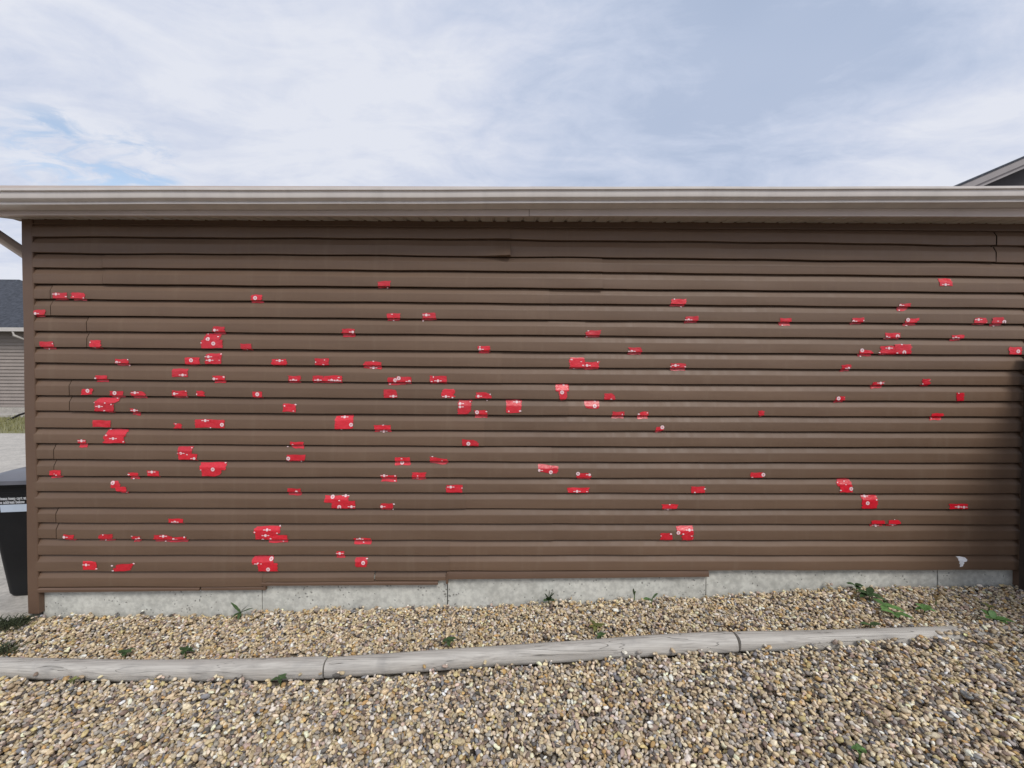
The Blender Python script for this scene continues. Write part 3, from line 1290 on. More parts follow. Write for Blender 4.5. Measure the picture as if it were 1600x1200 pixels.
for k in range(8):
    ico = N(gt, 'GeometryNodeMeshIcoSphere')
    ico.inputs['Radius'].default_value = 1.0
    ico.inputs['Subdivisions'].default_value = 3
    pos = N(gt, 'GeometryNodeInputPosition')
    nz = N(gt, 'ShaderNodeTexNoise', noise_dimensions='4D')
    nz.inputs['Scale'].default_value = 0.75+0.08*k
    nz.inputs['Detail'].default_value = 2.2
    nz.inputs['W'].default_value = 3.7*k+0.5
    L(gt, pos.outputs[0], nz.inputs['Vector'])
    sub = vmath(gt, 'SUBTRACT', nz.outputs['Color'], (0.5, 0.5, 0.5))
    scl = vmath(gt, 'SCALE', sub.outputs[0])
    scl.inputs['Scale'].default_value = 1.15
    sp = N(gt, 'GeometryNodeSetPosition')
    L(gt, ico.outputs['Mesh'], sp.inputs['Geometry'])
    L(gt, scl.outputs[0], sp.inputs['Offset'])
    ss = N(gt, 'GeometryNodeSetShadeSmooth')
    L(gt, sp.outputs[0], ss.inputs[0])
    sm = N(gt, 'GeometryNodeSetMaterial')
    sm.inputs['Material'].default_value = M_PEB
    L(gt, ss.outputs[0], sm.inputs[0])
    L(gt, sm.outputs[0], g2i.inputs[0])
iop = N(gt, 'GeometryNodeInstanceOnPoints')
iop.inputs['Pick Instance'].default_value = True


def named(name, typ):
    n = N(gt, 'GeometryNodeInputNamedAttribute', data_type=typ)
    n.inputs['Name'].default_value = name
    return [o_ for o_ in n.outputs if o_.enabled][0]


L(gt, gi.outputs[0], iop.inputs['Points'])
L(gt, g2i.outputs[0], iop.inputs['Instance'])
L(gt, named('st_kind', 'INT'), iop.inputs['Instance Index'])
e2r = N(gt, 'FunctionNodeEulerToRotation')
L(gt, named('st_rot', 'FLOAT_VECTOR'), e2r.inputs[0])
L(gt, e2r.outputs[0], iop.inputs['Rotation'])
L(gt, named('st_scale', 'FLOAT_VECTOR'), iop.inputs['Scale'])
L(gt, iop.outputs[0], go.inputs[0])
md = grv.modifiers.new('pebbles', 'NODES')
md.node_group = gt
me.materials.append(M_PEB)

# ------------------------------------------------------------------ red tape patches
# (x0, y0, x1, y1, top-edge shift, right-side drop, look, [(mark, x, y)])   marks: o ring, d dot with dashes, w torn white corner
T = [
    (85, 458, 107, 469, 0, 0, 'torn', [('d', 90, 460), ('w', 106, 464)]),
    (114, 457, 135, 469, 0, 1, 'short', [('w', 117, 464), ('w', 133, 466)]),
    (54, 485, 72, 495, 0, -1, 'short', [('d', 56.5, 490)]),
    (394, 461, 410, 473, 0, 0, 'small', [('o', 400, 466)]),
    (64, 534, 86, 546, -1, 0, 'wide', [('w', 84, 537), ('w', 75, 545)]),
    (142, 532, 158, 544, 0, 0, 'small', [('w', 143, 535), ('w', 147, 543)]),
    (333, 510, 352, 521, 1, 1, 'small', [('d', 336.5, 516)]),
    (318, 521, 343, 535, 3, 0, 'upper', [('o', 326, 530), ('w', 324, 521.5), ('w', 341, 526)]),
    (316, 532, 349, 545, 0, -1, 'large lower', [('o', 335, 537), ('w', 316, 536)]),
    (377, 537, 394, 547, 0, 0, 'thin', [('w', 385, 546)]),
    (181, 561, 202, 571, 0, 0, 'wide', [('d', 184, 566), ('w', 201, 562), ('w', 201, 571)]),
    (290, 559, 313, 570, 0, 0, 'short', [('o', 300, 563)]),
    (322, 552, 347, 569, 0, 0, 'tall', [('d', 327, 557.5), ('d', 329, 563), ('w', 344, 563), ('w', 346, 553)]),
    (270.5, 576, 295, 589, 0, 0, 'square', [('d', 287, 586)]),
    (150, 587, 168, 597, 1, 0, 'small', [('w', 151, 591)]),
    (334, 587, 352, 598, 0, 0, 'small', [('d', 335.5, 592), ('w', 351, 589)]),
    (128, 608, 146, 617, 2, -1, 'slanted', [('o', 139, 610.5)]),
    (174, 611, 195, 621, 0, 0, 'thin', [('o', 181.5, 614)]),
    (207, 612, 229, 622, 0, 0, 'wide', [('d', 213, 613.5)]),
    (270, 610, 294, 621, 0, 0, 'wide', [('d', 274, 615), ('w', 292, 611), ('w', 291, 620)]),
    (308, 611, 321, 620, 0, 0, 'small', [('w', 309, 616)]),
    (396, 612, 411, 622, 0, 0, 'small', [('o', 403.5, 616)]),
    (148, 621, 184, 631, 4, 0, 'long upper', [('w', 149, 629), ('w', 183, 622)]),
    (150, 629, 180, 643, 0, 3, 'ragged lower', [('d', 157, 635), ('w', 165, 641.5), ('w', 176, 632), ('w', 166, 629.5)]),
    (207, 638, 219, 648, -2, 2, 'tiny', [('d', 212, 641)]),
    (146, 656, 174, 666.5, 0, 1, 'plain', []),
    (274, 661, 285, 670, 0, 1, 'tiny', [('w', 276, 662)]),
    (306, 655, 352, 668, 0, 1, 'long', [('d', 322, 657), ('o', 348, 663.5), ('w', 330, 668)]),
    (123, 687, 136, 699, 0, 0, 'small', [('d', 129, 688.5)]),
    (166, 671, 197, 682, 1, 0, 'upper', [('w', 167, 680), ('w', 171, 671)]),
    (163, 680, 195, 692, 0, 0, 'lower', [('d', 178, 685), ('w', 194, 690)]),
    (278, 698, 301, 709, 1, 0, 'upper', [('d', 284, 708), ('w', 300, 699.5)]),
    (280, 708, 309, 719, 0, 1, 'lower', [('d', 305, 716), ('w', 294, 710)]),
    (313, 723, 354, 735, 0, -1, 'wide upper', [('w', 352, 723), ('w', 315, 734)]),
    (316, 732, 347, 743.5, 0, 0, 'lower', [('o', 334, 733)]),
    (79, 735, 97, 747, 0, -1, 'short', [('w', 87, 740), ('w', 90, 742)]),
    (203, 738, 217, 748, 0, 0, 'small', [('w', 203, 741), ('w', 208, 748)]),
    (232, 735, 250, 744.5, 0, 1, 'short', [('d', 239, 737)]),
    (175, 751, 190, 762, 0, 1, 'upper', [('o', 178, 754)]),
    (183, 759, 200, 770, -1, 1, 'lower', [('w', 197, 769.5)]),
    (265, 810, 288, 818, 0, 0, 'wide', [('d', 275, 815)]),
    (101, 834, 118, 844, 0, 1, 'small', [('d', 102.5, 838.5)]),
    (156, 834, 177, 845, 0, 0, 'wide', [('w', 163, 835), ('w', 164, 844)]),
    (208, 837, 221, 847, 0, 0, 'tiny', [('d', 219, 841), ('w', 208, 837)]),
    (242, 835, 272, 846, 1, 1, 'long', [('d', 257, 837), ('w', 258, 846)]),
    (266, 839, 293, 847.5, 0, -1, 'long', [('d', 273, 842), ('w', 290, 838.5)]),
    (131, 876, 153, 889.5, 0, 0, 'square', [('d', 136, 882), ('w', 152, 888)]),
    (176, 881, 205, 892.5, 8, -2, 'triangular', [('w', 177, 883), ('w', 178, 891), ('w', 211, 879.5)]),
    (397, 822, 438, 833, 1, 0, 'wide upper', [('d', 418, 827.5), ('w', 437, 822), ('w', 399, 831)]),
    (401, 830, 436, 842, 0, 0, 'lower', [('d', 416, 836), ('w', 434, 832.5), ('w', 412, 842)]),
    (419, 836, 450, 848, 0, -1, 'overlapping', [('w', 442, 846), ('w', 424, 841)]),
    (396, 869, 428, 881, 0, 0, 'upper', [('o', 424, 873), ('d', 404.5, 880)]),
    (405, 879, 435, 894, 0, 0, 'large lower', [('o', 420.5, 888.5)]),
    (590, 441, 610, 450, 1, -2, 'slanted', [('w', 605, 449.5)]),
    (605, 490, 626, 501, 0, 0, 'square', [('w', 613, 491.5), ('w', 615, 500.5)]),
    (659.5, 490, 682, 501, 0, -1, 'short', [('d', 666.5, 492.5), ('w', 661, 501)]),
    (535, 514, 555, 526, 0, 0, 'square', [('d', 552, 519)]),
    (747, 541, 765, 552, 1, 0, 'small', [('d', 750, 546), ('w', 750, 542)]),
    (425, 561, 448, 571, 0, 0, 'wide', [('d', 437.5, 563.5)]),
    (493, 560, 515, 571, 0, 0, 'wide', [('w', 508, 562.5), ('w', 506, 570), ('w', 494, 566)]),
    (568, 564, 596, 575, 0, 2, 'wide slanted', [('d', 583, 574.5), ('w', 584, 564.5)]),
    (451, 587, 470, 598, 0, 0, 'small', [('d', 459, 594)]),
    (489, 587, 506, 598, 0, 0, 'small', [('d', 497.5, 594)]),
    (505, 587, 535, 598, 0, 0, 'long', [('d', 519, 594), ('d', 528, 595), ('w', 530, 590)]),
    (606, 590, 633, 602, 0, -1, 'wide', [('o', 618, 594), ('w', 609, 600)]),
    (620, 588, 643, 599, 0, 1, 'overlapping', [('o', 623.5, 591), ('d', 640, 596)]),
    (672, 587, 698, 599, 0, 0, 'wide', [('d', 684.5, 595), ('w', 677.5, 589), ('w', 675, 596)]),
    (600, 608, 621, 621, 0, 0, 'square', [('d', 615, 619)]),
    (690, 608, 711, 621, 0, 0, 'square', [('d', 697, 619.5), ('w', 707, 621)]),
    (744, 613, 768, 622, 0, 1, 'thin', [('d', 747.5, 619), ('w', 766, 616), ('w', 761, 626)]),
    (444, 630, 464, 643, 0, 1, 'square', [('w', 446, 634), ('w', 460, 642), ('w', 463, 632)]),
    (716, 625, 736, 647, 0, 0, 'tall square', [('d', 719, 630.5), ('d', 719, 635.5), ('w', 734.5, 628)]),
    (742, 641, 761, 653, 0, 0, 'short', [('o', 745.5, 644), ('w', 760, 643)]),
    (524, 650, 552, 671, 0, -2, 'large square', [('d', 538, 651.5), ('o', 549, 663.5), ('w', 533, 671)]),
    (585, 664, 611, 675, 0, 0, 'wide', [('w', 599, 664), ('d', 599, 674)]),
    (722, 686, 748, 696, 0, 2, 'slanted', [('o', 732, 693)]),
    (454, 690, 475, 701, 0, 0, 'wide', [('w', 458, 694.5), ('w', 449, 698)]),
    (449, 710, 478, 721, 0, 0, 'long', [('o', 451.5, 716), ('w', 470, 721)]),
    (617, 714, 641, 727, 0, 0, 'square', [('o', 628, 723), ('w', 628, 716.5)]),
    (672, 713, 700, 723, 0, 4, 'slanted', [('w', 676, 713), ('w', 691, 720)]),
    (596, 741, 620, 752, 0, 1, 'wide', [('d', 601, 742.5), ('w', 618, 743), ('w', 617, 751)]),
    (644, 738, 664, 749, 0, 0, 'square', [('w', 653, 743), ('w', 652, 747.5)]),
    (697, 757, 723, 769, 0, 0, 'wide', [('d', 704.5, 760.5), ('w', 722, 762)]),
    (450, 762, 471, 773, 0, 1, 'short', [('d', 464, 768)]),
    (508, 774, 545, 785, 0, 0, 'long upper', [('o', 520, 776), ('d', 540, 774.5)]),
    (519, 782, 556, 794, 0, 0, 'long lower', [('o', 531, 791.5), ('d', 550, 791), ('w', 531, 781.5)]),
    (595, 786, 615, 797, 0, 0, 'short', [('d', 597, 791), ('w', 616, 787), ('w', 614, 796)]),
    (553, 840, 580, 850, 0, 0, 'wide', [('d', 563, 841.5), ('w', 568, 847.5)]),
    (526, 861, 538, 872, 0, 0, 'tiny', [('d', 531.5, 864)]),
    (556, 871, 574, 885, 0, 0, 'square', [('o', 568, 879), ('w', 573, 873)]),
    (791, 625, 815, 645, 0, 0, 'large square', [('d', 807.5, 628), ('w', 812.5, 642), ('w', 795, 642.5)]),
    (1047, 467, 1070, 478, 2, 0, 'short', [('w', 1053, 467.5), ('w', 1065, 479)]),
    (1070, 495, 1090, 505, 1, -1, 'short', [('d', 1075.5, 500)]),
    (914, 516, 937, 527, 1, 0, 'wide', [('w', 919, 517), ('w', 917, 526)]),
    (982, 543, 1002, 554, 1, 0, 'small', [('d', 987, 549)]),
    (890, 559, 914, 576, 0, 0, 'large square', [('w', 893, 562), ('w', 908, 565), ('w', 911, 571), ('w', 897, 576)]),
    (913, 566, 935, 578, 1, -1, 'short', [('d', 917, 571), ('w', 934, 565.5)]),
    (1048, 568, 1071, 579, 1, 0, 'wide', [('d', 1055, 571), ('w', 1070, 573), ('w', 1048, 573)]),
    (868, 600, 889, 611, 0, 0, 'wide upper', [('w', 881, 601.5)]),
    (873, 608, 886, 625, 0, 0, 'narrow lower', [('o', 878, 613)]),
    (944, 615, 961, 625, 0, 0, 'small', [('w', 955, 623.5)]),
    (913, 626, 936, 638, 0, 0, 'square', [('o', 929, 634.5), ('w', 930, 627)]),
    (956, 643, 975, 654, 1, 0, 'short', [('w', 972, 647.5)]),
    (996, 644, 1012, 655, 1, -1, 'small', [('w', 998, 647), ('w', 1011, 645)]),
    (1024, 667, 1036, 676, 1, -1, 'tiny', [('o', 1034.5, 667.5)]),
    (1184.5, 642, 1194, 652, 0, 0, 'plain tiny', []),
    (841, 725, 872, 737, 0, 4, 'slanted', [('d', 842.5, 734.5), ('o', 860.5, 737.5)]),
    (902, 739, 923, 749, 0, 1, 'wide', [('o', 903, 740), ('d', 921, 741.5)]),
    (886, 762, 920, 771, 0, 0, 'long', [('d', 901.5, 767.5), ('w', 917, 768)]),
    (1173, 738, 1194, 747, 0, 0, 'short', [('o', 1192, 741.5), ('w', 1175, 746)]),
    (1079, 760, 1101, 770.5, 0, 0, 'wide', [('w', 1101, 763.5), ('w', 1085, 769)]),
    (1034, 788, 1058, 797, 0, 0, 'wide', [('w', 1046, 788), ('d', 1044.5, 796)]),
    (1032, 833, 1050, 845.5, 0, 0, 'square', [('w', 1048, 834), ('w', 1032.5, 837)]),
    (1057, 823, 1083, 835, 0, -1, 'wide upper', [('d', 1077, 828), ('o', 1059.5, 832)]),
    (1065, 833, 1082, 845.5, 0, 0, 'square lower', [('w', 1080, 837), ('w', 1067, 834)]),
    (1467, 435, 1487, 447, 0, 0, 'square', [('d', 1476, 445)]),
    (1402, 475, 1420, 486, 2, -1, 'short', [('d', 1405.5, 477.5), ('w', 1406, 484.5)]),
    (1218, 497, 1235, 508.5, 1, 0, 'square', [('w', 1223, 508)]),
    (1330, 497, 1349, 507, 1, -1, 'short', [('d', 1333, 502), ('w', 1349, 501)]),
    (1413, 498, 1433, 509, 1, -1, 'wide', [('o', 1417.5, 500), ('w', 1418, 508.5)]),
    (1522, 497, 1541, 506.5, 0, 0, 'short', [('d', 1528, 499.5)]),
    (1549, 497, 1567, 509.5, 0, -1, 'square', [('o', 1567.5, 503), ('w', 1555, 509), ('w', 1558, 502)]),
    (1383, 520, 1406, 530, 0, 0, 'wide', [('d', 1384.5, 527), ('o', 1401.5, 525.5)]),
    (1486, 524, 1505, 533, 0, -1, 'thin', [('d', 1492, 528)]),
    (1342, 547, 1364, 556.5, 0, 0, 'wide', [('o', 1346.5, 547.5), ('w', 1346, 556.5)]),
    (1374, 541, 1401, 554, 1, 0, 'left', [('d', 1388.5, 544), ('w', 1374, 551)]),
    (1397, 538, 1423, 553.5, 0, 0, 'large', [('o', 1412, 550.5), ('w', 1408, 538.5), ('w', 1401, 552)]),
    (1575.5, 542, 1595, 554, 0, 0, 'square', [('o', 1589.5, 549)]),
    (1313, 570.5, 1327, 580.5, 1, -1, 'small', [('d', 1325, 575.5)]),
    (1362, 597, 1379, 607.5, 1, -1, 'small', [('d', 1375, 598.5)]),
    (1440.5, 592, 1452.5, 604, 0, 0, 'plain', [('w', 1441, 600)]),
    (1304, 620, 1319, 629.5, 1, -1, 'small', [('o', 1309.5, 622.5)]),
    (1493.5, 614, 1506, 627, 0, 0, 'square', [('w', 1497, 614.5)]),
    (1454, 646, 1472, 656.5, 1, 0, 'small', [('w', 1457, 653.5)]),
    (1307.5, 748, 1330.5, 760, 0, 0, 'upper', [('w', 1320, 752), ('w', 1321, 757), ('w', 1309, 754)]),
    (1312, 758, 1331, 769, 0, 0, 'lower', [('w', 1312.5, 766), ('o', 1329, 763.5)]),
    (1346.5, 774, 1371, 794.5, 0, 0, 'large square', [('o', 1355, 786), ('d', 1352.5, 775.5), ('w', 1369, 781)]),
    (1482, 787, 1511, 795.5, 0, 0, 'long', [('d', 1496, 791.5), ('d', 1504.5, 792)]),
    (1361, 813, 1381, 823, 0, 0, 'left', [('d', 1370, 821.5)]),
    (1387, 813, 1406, 822.5, 1, -1, 'slanted', [('w', 1397, 811.5), ('d', 1397, 820.5)]),
]
ORD = ['first', 'second', 'third', 'fourth', 'fifth', 'sixth', 'seventh', 'eighth', 'ninth', 'tenth', 'eleventh', 'twelfth', 'thirteenth',
       'fourteenth', 'fifteenth', 'sixteenth', 'seventeenth', 'eighteenth', 'nineteenth', 'twentieth', 'twenty-first', 'twenty-second', 'twenty-third']


def wall_pt(px, py):
    return hit_y(px, py, -0.011)


info = []
for i, t in enumerate(T):
    c = wall_pt((t[0]+t[2])/2, (t[1]+t[3])/2)
    k = next(k for k in range(1, 24) if c.z >= line_z(k, c.x))
    info.append((k, c.x))
layer = [0]*len(T)
for i, t in enumerate(T):
    for j in range(i):
        u_ = T[j]
        if t[0] < u_[2] and u_[0] < t[2] and t[1] < u_[3]+1 and u_[1] < t[3]+1:
            layer[i] = max(layer[i], layer[j]+1)

for i, (x0, y0, x1, y1, sh, dr, look, marks) in enumerate(T):
    rr = random.Random(100+i)
    cpx, cpy = (x0+x1)/2, (y0+y1)/2
    corners = [wall_pt(x0+sh, y0), wall_pt(x1+sh, y0+dr), wall_pt(x1, y1+dr), wall_pt(x0, y1)]
    nu = max(6, int((x1-x0)/1.6))
    nv = max(10, int((y1-y0)/0.62))
    base = 0.0016+0.0009*layer[i]
    ragw = rr.choice((0.003, 0.004, 0.007))
    rag_l = [rr.uniform(-ragw, ragw) for _ in range(nv+1)]
    rag_r = [rr.uniform(-ragw, ragw) for _ in range(nv+1)]
    bow_t, bow_b = rr.uniform(-0.0025, 0.0025), rr.uniform(-0.0025, 0.0025)
    cut = [rr.random() < 0.14 for _ in range(4)]
    cutw = [rr.uniform(0.006, 0.013) for _ in range(4)]
    for rg in (rag_l, rag_r):
        for _ in range(2):
            rg[:] = [(rg[max(0, q-1)]+rg[q]*2+rg[min(nv, q+1)])/4 for q in range(nv+1)]
    ph = rr.uniform(0, 6)
    rows = []
    for b in range(nv+1):
        tv = b/nv
        a0 = corners[0].lerp(corners[3], tv)
        a1 = corners[1].lerp(corners[2], tv)
        row = []
        for a in range(nu+1):
            tu = a/nu
            p = a0.lerp(a1, tu)
            x_ = p.x+rag_l[b]*(1-tu)*1.6+rag_r[b]*tu*1.6
            z_ = p.z+0.0012*math.sin(9*tu+ph)*(1 if b in (0, nv) else 0.3)
            z_ += (bow_t*(1-tv)+bow_b*tv)*math.sin(math.pi*tu)
            for q_, (eu, ev_) in enumerate(((0, 0), (1, 0), (1, 1), (0, 1))):
                if cut[q_]:                       # a torn corner
                    k_ = max(0, 1-abs(tu-eu)*3)*max(0, 1-abs(tv-ev_)*2.2)
                    x_ += (1 if eu == 0 else -1)*cutw[q_]*k_
                    z_ += (1 if ev_ == 1 else -1)*0.5*cutw[q_]*k_
            lift = 0.0007*math.sin(7*tu+ph)*math.sin(5*tv+ph*2)
            ed = 0.0022*rr.random() if (a in (0, nu) and rr.random() < 0.35) else 0
            row.append((x_, -(surf(x_, z_)+base+0.0007+lift+ed), z_))
        rows.append(row)
    mb = MB()
    mb.grid(rows, flip=False)
    for (kind, mx, my) in marks:
        c = wall_pt(mx, my)

        def dr_(px_m, pz_m, up_=0.0011):
            return (px_m, -(surf(px_m, pz_m)+base+0.0007+up_), pz_m)
        if kind == 'o':
            ro, ri, nn = 0.0125, 0.0048, 14
            for s in range(nn):
                t0, t1 = 2*math.pi*s/nn, 2*math.pi*(s+1)/nn
                mb.face([dr_(c.x+ro*math.cos(t0), c.z+ro*math.sin(t0)), dr_(c.x+ro*math.cos(t1), c.z+ro*math.sin(t1)),
                         dr_(c.x+ri*math.cos(t1), c.z+ri*math.sin(t1)), dr_(c.x+ri*math.cos(t0), c.z+ri*math.sin(t0))], 1)
            mb.face([dr_(c.x-0.0035, c.z-0.0013), dr_(c.x+0.0035, c.z-0.0013), dr_(c.x+0.0035, c.z+0.0013), dr_(c.x-0.0035, c.z+0.0013)], 1)
        elif kind == 'd':
            nn, ro = 12, 0.0088
            ring = [dr_(c.x+ro*math.cos(2*math.pi*s/nn), c.z+ro*math.sin(2*math.pi*s/nn)) for s in range(nn)]
            for s in range(nn):
                mb.face([dr_(c.x, c.z), ring[s], ring[(s+1) % nn]], 1)
            for sg in (-1, 1):
                xa_, xb_ = c.x+sg*0.0115, c.x+sg*0.024
                lo_, hi_ = min(corners[0].x, corners[3].x), max(corners[1].x, corners[2].x)
                if lo_-0.004 < xb_ < hi_+0.004:
                    mb.face([dr_(xa_, c.z-0.0024), dr_(xb_, c.z-0.0024), dr_(xb_, c.z+0.0024), dr_(xa_, c.z+0.0024)], 1)
        else:
            w_, h_ = rr.uniform(0.004, 0.0085), rr.uniform(0.003, 0.0055)
            pts = []
            for s in range(7):
                t_ = 2*math.pi*s/7+ph
                q = rr.uniform(0.7, 1.15)
                pts.append(dr_(c.x+w_*q*math.cos(t_), c.z+h_*q*math.sin(t_)))
            for s in range(7):
                mb.face([dr_(c.x, c.z), pts[s], pts[(s+1) % 7]], 1)
    cw = wall_pt(cpx, cpy)
    o = mb.build('tape_patch', [M_TAPE, M_PRINT], None, 30, (cw.x, -0.012, cw.z))
    same = sorted(q[1] for q in info if q[0] == info[i][0])
    rk = same.index(info[i][1])
    n_ = len(same)
    if n_ == 1:
        pos = 'alone on that course'
    elif rk == 0:
        pos = 'leftmost on it'
    elif rk == n_-1:
        pos = 'rightmost on it'
    else:
        pos = ORD[rk]+' from the left'
    tag(o, f"{look} red tape patch on {ORD[info[i][0]-1]} siding course below the eave, {pos}", 'tape', 'red tape patches stuck on the brown siding')

# white scrap near the lower right corner
mb = MB()
outl = [(1496.5, 870.5), (1503, 870.5), (1510, 872), (1512, 875), (1509.5, 877.5), (1505.5, 878), (1506, 880), (1504.5, 882), (1504, 884.5), (1499.5, 885.5), (1500, 882), (1498.5, 880), (1499.5, 878), (1498, 876), (1499, 873.5)]
pp = [wall_pt(a, b) for a, b in outl]
pc_ = wall_pt(1502, 875.5)
for a, b in zip(pp, pp[1:]+pp[:1]):
    mb.face([(q.x, -(surf(q.x, q.z)+0.003), q.z) for q in (pc_, a, b)])
    mb.face([(a.x, -(surf(a.x, a.z)+0.003), a.z), (b.x, -(surf(b.x, b.z)+0.003), b.z), (b.x, -surf(b.x, b.z), b.z), (a.x, -surf(a.x, a.z), a.z)])
o = mb.build('sticker_scrap', M_WHITE, None, None, (pc_.x, -0.012, pc_.z))
tag(o, 'torn white sticker scrap on the lowest siding course near the right corner', 'sticker scrap')

# ------------------------------------------------------------------ weeds


def leaf(base, d, length, width, droop, mat, parent, org, fold=0.25, lobes=0):
    """one leaf blade: a folded, arching strip"""
    d = Vector(d).normalized()
    side = d.cross(Vector((0, 0, 1)))
    if side.length < 0.05:
        side = Vector((1, 0, 0))
    side.normalize()
    mb = MB()
    n = 7
    rows = []
    for i in range(n+1):
        t = i/n
        w = width*0.5*max(0.04, math.sin(math.pi*min(1, 0.08+t*0.95))**0.75)
        if lobes:
            w *= 0.7+0.45*abs(math.sin(t*math.pi*lobes))
        c = Vector(base)+d*(length*t)+Vector((0, 0, -droop*length*t*t))
        rows.append([c-side*w+Vector((0, 0, fold*w)), c, c+side*w+Vector((0, 0, fold*w))])
    mb.grid(rows)
    o = mb.build('leaf', mat, parent, 60)
    o.location = (-org.x, -org.y, -org.z)
    return o


def weed(px, py, leaves, label, name='weed', mat=None, on_wall=False):
    p = hit_g(px, py, 0.0)
    p.z = g(p.x, p.y)+0.016
    root = empty(name, p)
    tag(root, label, 'weed', 'weeds sprouting through the gravel')
    mb = MB()
    mb.tube([p+Vector((0, 0, -0.045)), p+Vector((0.002, 0, 0.010))], [0.004, 0.003], 6)
    s = mb.build('stem', M_STEM, root)
    s.location = (-p.x, -p.y, -p.z)
    for (dx, dy, dz, ln, wd, dp) in leaves:
        mt = mat or M_LEAF
        leaf(p+Vector((0, 0, 0.008)), (dx, dy, dz), ln*1.12, wd*1.45, dp, mt, root, p, lobes=0 if wd > 0.02 else 3)
    return root


def rosette(seed, n, l0, l1, w0, w1, up0=0.2, up1=0.9):
    r = random.Random(seed)
    out_ = []
    for i in range(n):
        a = 2*math.pi*i/n+r.uniform(-.4, .4)
        out_.append((math.cos(a), math.sin(a)*0.8, r.uniform(up0, up1), r.uniform(l0, l1), r.uniform(w0, w1), r.uniform(0.1, 0.5)))
    return out_


weed(376, 963, [(-0.75, 0.0, 0.85, 0.085, 0.017, 0.05), (0.62, -0.05, 0.70, 0.075, 0.019, 0.1), (0.95, -0.1, 0.42, 0.085, 0.018, 0.05), (-0.45, -0.6, 0.1, 0.05, 0.015, 0.4), (0.25, -0.8, 0.1, 0.05, 0.014, 0.4)],
     'dandelion weed with spread upright leaves against the foundation at left', mat=M_LEAFD)
weed(857, 944, [(-0.35, -0.2, 0.9, 0.06, 0.026, 0.1), (0.35, -0.2, 1.0, 0.085, 0.022, 0.1), (0.05, -0.4, 0.6, 0.055, 0.028, 0.2), (0.5, -0.4, 0.35, 0.05, 0.025, 0.3), (-0.5, -0.4, 0.35, 0.045, 0.024, 0.3), (0.1, 0.0, 1.0, 0.07, 0.022, 0.1), (0.6, -0.1, 1.1, 0.07, 0.018, .2)],
     'bushy little dark green weed standing against the middle of the foundation', mat=M_LEAFD)
weed(1018, 943, [(-0.9, -0.2, 0.25, 0.055, 0.026, 0.1), (0.5, -0.2, 0.75, 0.06, 0.032, 0.1), (-0.3, -0.5, 0.3, 0.04, 0.02, 0.2)],
     'weed with one rounded upright leaf and one flat leaf beside the foundation')
weed(991, 936, [(-0.15, -0.1, 1.0, 0.05, 0.013, 0.1), (0.15, -0.2, 1.0, 0.04, 0.011, 0.2)],
     'single narrow green shoot against the foundation, left of a round-leaved weed', mat=M_LEAFD)
weed(1338, 922, rosette(3, 6, 0.035, 0.06, 0.018, 0.028), 'dark weed touching the foundation at the head of a trailing row', mat=M_LEAFD)
weed(1358, 935, rosette(4, 7, 0.05, 0.08, 0.02, 0.03, 0.1, 0.5), 'second weed down the trailing row below the foundation, broad dark leaves', mat=M_LEAFD)
weed(1382, 953, [(-0.3, 0.6, 0.35, 0.06, 0.030, 0.2), (0.6, -0.7, 0.20, 0.085, 0.036, 0.2), (-0.5, -0.5, 0.15, 0.06, 0.026, 0.3), (0.8, 0.1, 0.2, 0.05, 0.025, 0.2)],
     'trailing weed with bright broad leaves in the gravel behind the right timber')
weed(1398, 965, [(0.7, -0.6, 0.18, 0.075, 0.032, 0.2), (-0.7, 0.4, 0.2, 0.06, 0.026, 0.2), (-0.3, -0.6, 0.2, 0.045, 0.024, 0.3)],
     'lowest weed of the trailing row, long leaf pointing to the timber')
weed(1360, 983, [(-0.9, 0.1, 0.18, 0.05, 0.022, 0.1), (0.9, 0.05, 0.15, 0.06, 0.022, 0.1), (0.1, -0.5, 0.3, 0.03, 0.018, 0.2)],
     'flat dark weed right behind the upper edge of the right timber', mat=M_LEAFD)
weed(1444, 957, rosette(8, 6, 0.035, 0.06, 0.016, 0.026, 0.15, 0.6), 'small green weed midway between the trailing weeds and the right corner')
weed(1462, 945, [(0.3, -0.1, 1.0, 0.07, 0.008, 0.4), (-0.3, -0.1, 1.0, 0.08, 0.008, 0.4), (0.05, -0.3, 1.0, 0.06, 0.007, 0.4), (0.6, -0.2, 0.8, 0.07, 0.007, 0.5)],
     'dry tan grass tuft in the gravel near the right corner', name='grass_tuft', mat=leaf_material('dry_grass', (0.34, 0.25, 0.12)))
weed(1552, 973, [(0.8, -0.5, 0.22, 0.08, 0.036, 0.2), (-0.2, 0.7, 0.5, 0.06, 0.026, 0.2), (-0.7, -0.2, 0.3, 0.06, 0.028, 0.2), (0.2, -0.8, 0.2, 0.055, 0.03, 0.2), (0.3, 0.4, 0.7, 0.05, 0.022, 0.2)],
     'rightmost green weed with a broad bright leaf near the buried timber end')
weed(1545, 955, rosette(10, 5, 0.025, 0.045, 0.01, 0.016, 0.4, 0.9), 'thin yellowish weed just behind the rightmost broad-leaved weed', mat=M_LEAFY)
weed(932, 985, rosette(11, 7, 0.03, 0.055, 0.012, 0.02, 0.2, 0.8), 'pale yellow-green weed behind the middle timber, right of centre', mat=M_LEAFY)
weed(938, 1000, rosette(12, 5, 0.02, 0.04, 0.012, 0.018, 0.2, 0.7), 'small dark weed at the upper edge of the middle timber', mat=M_LEAFD)
weed(702, 1007, rosette(13, 7, 0.03, 0.05, 0.012, 0.02, 0.2, 0.7), 'low green weed behind the middle timber, left of centre', mat=M_LEAFD)
weed(196, 1026, rosette(14, 6, 0.03, 0.05, 0.012, 0.018, 0.15, 0.5), 'low green weed behind the left timber near the corner post', mat=M_LEAFD)
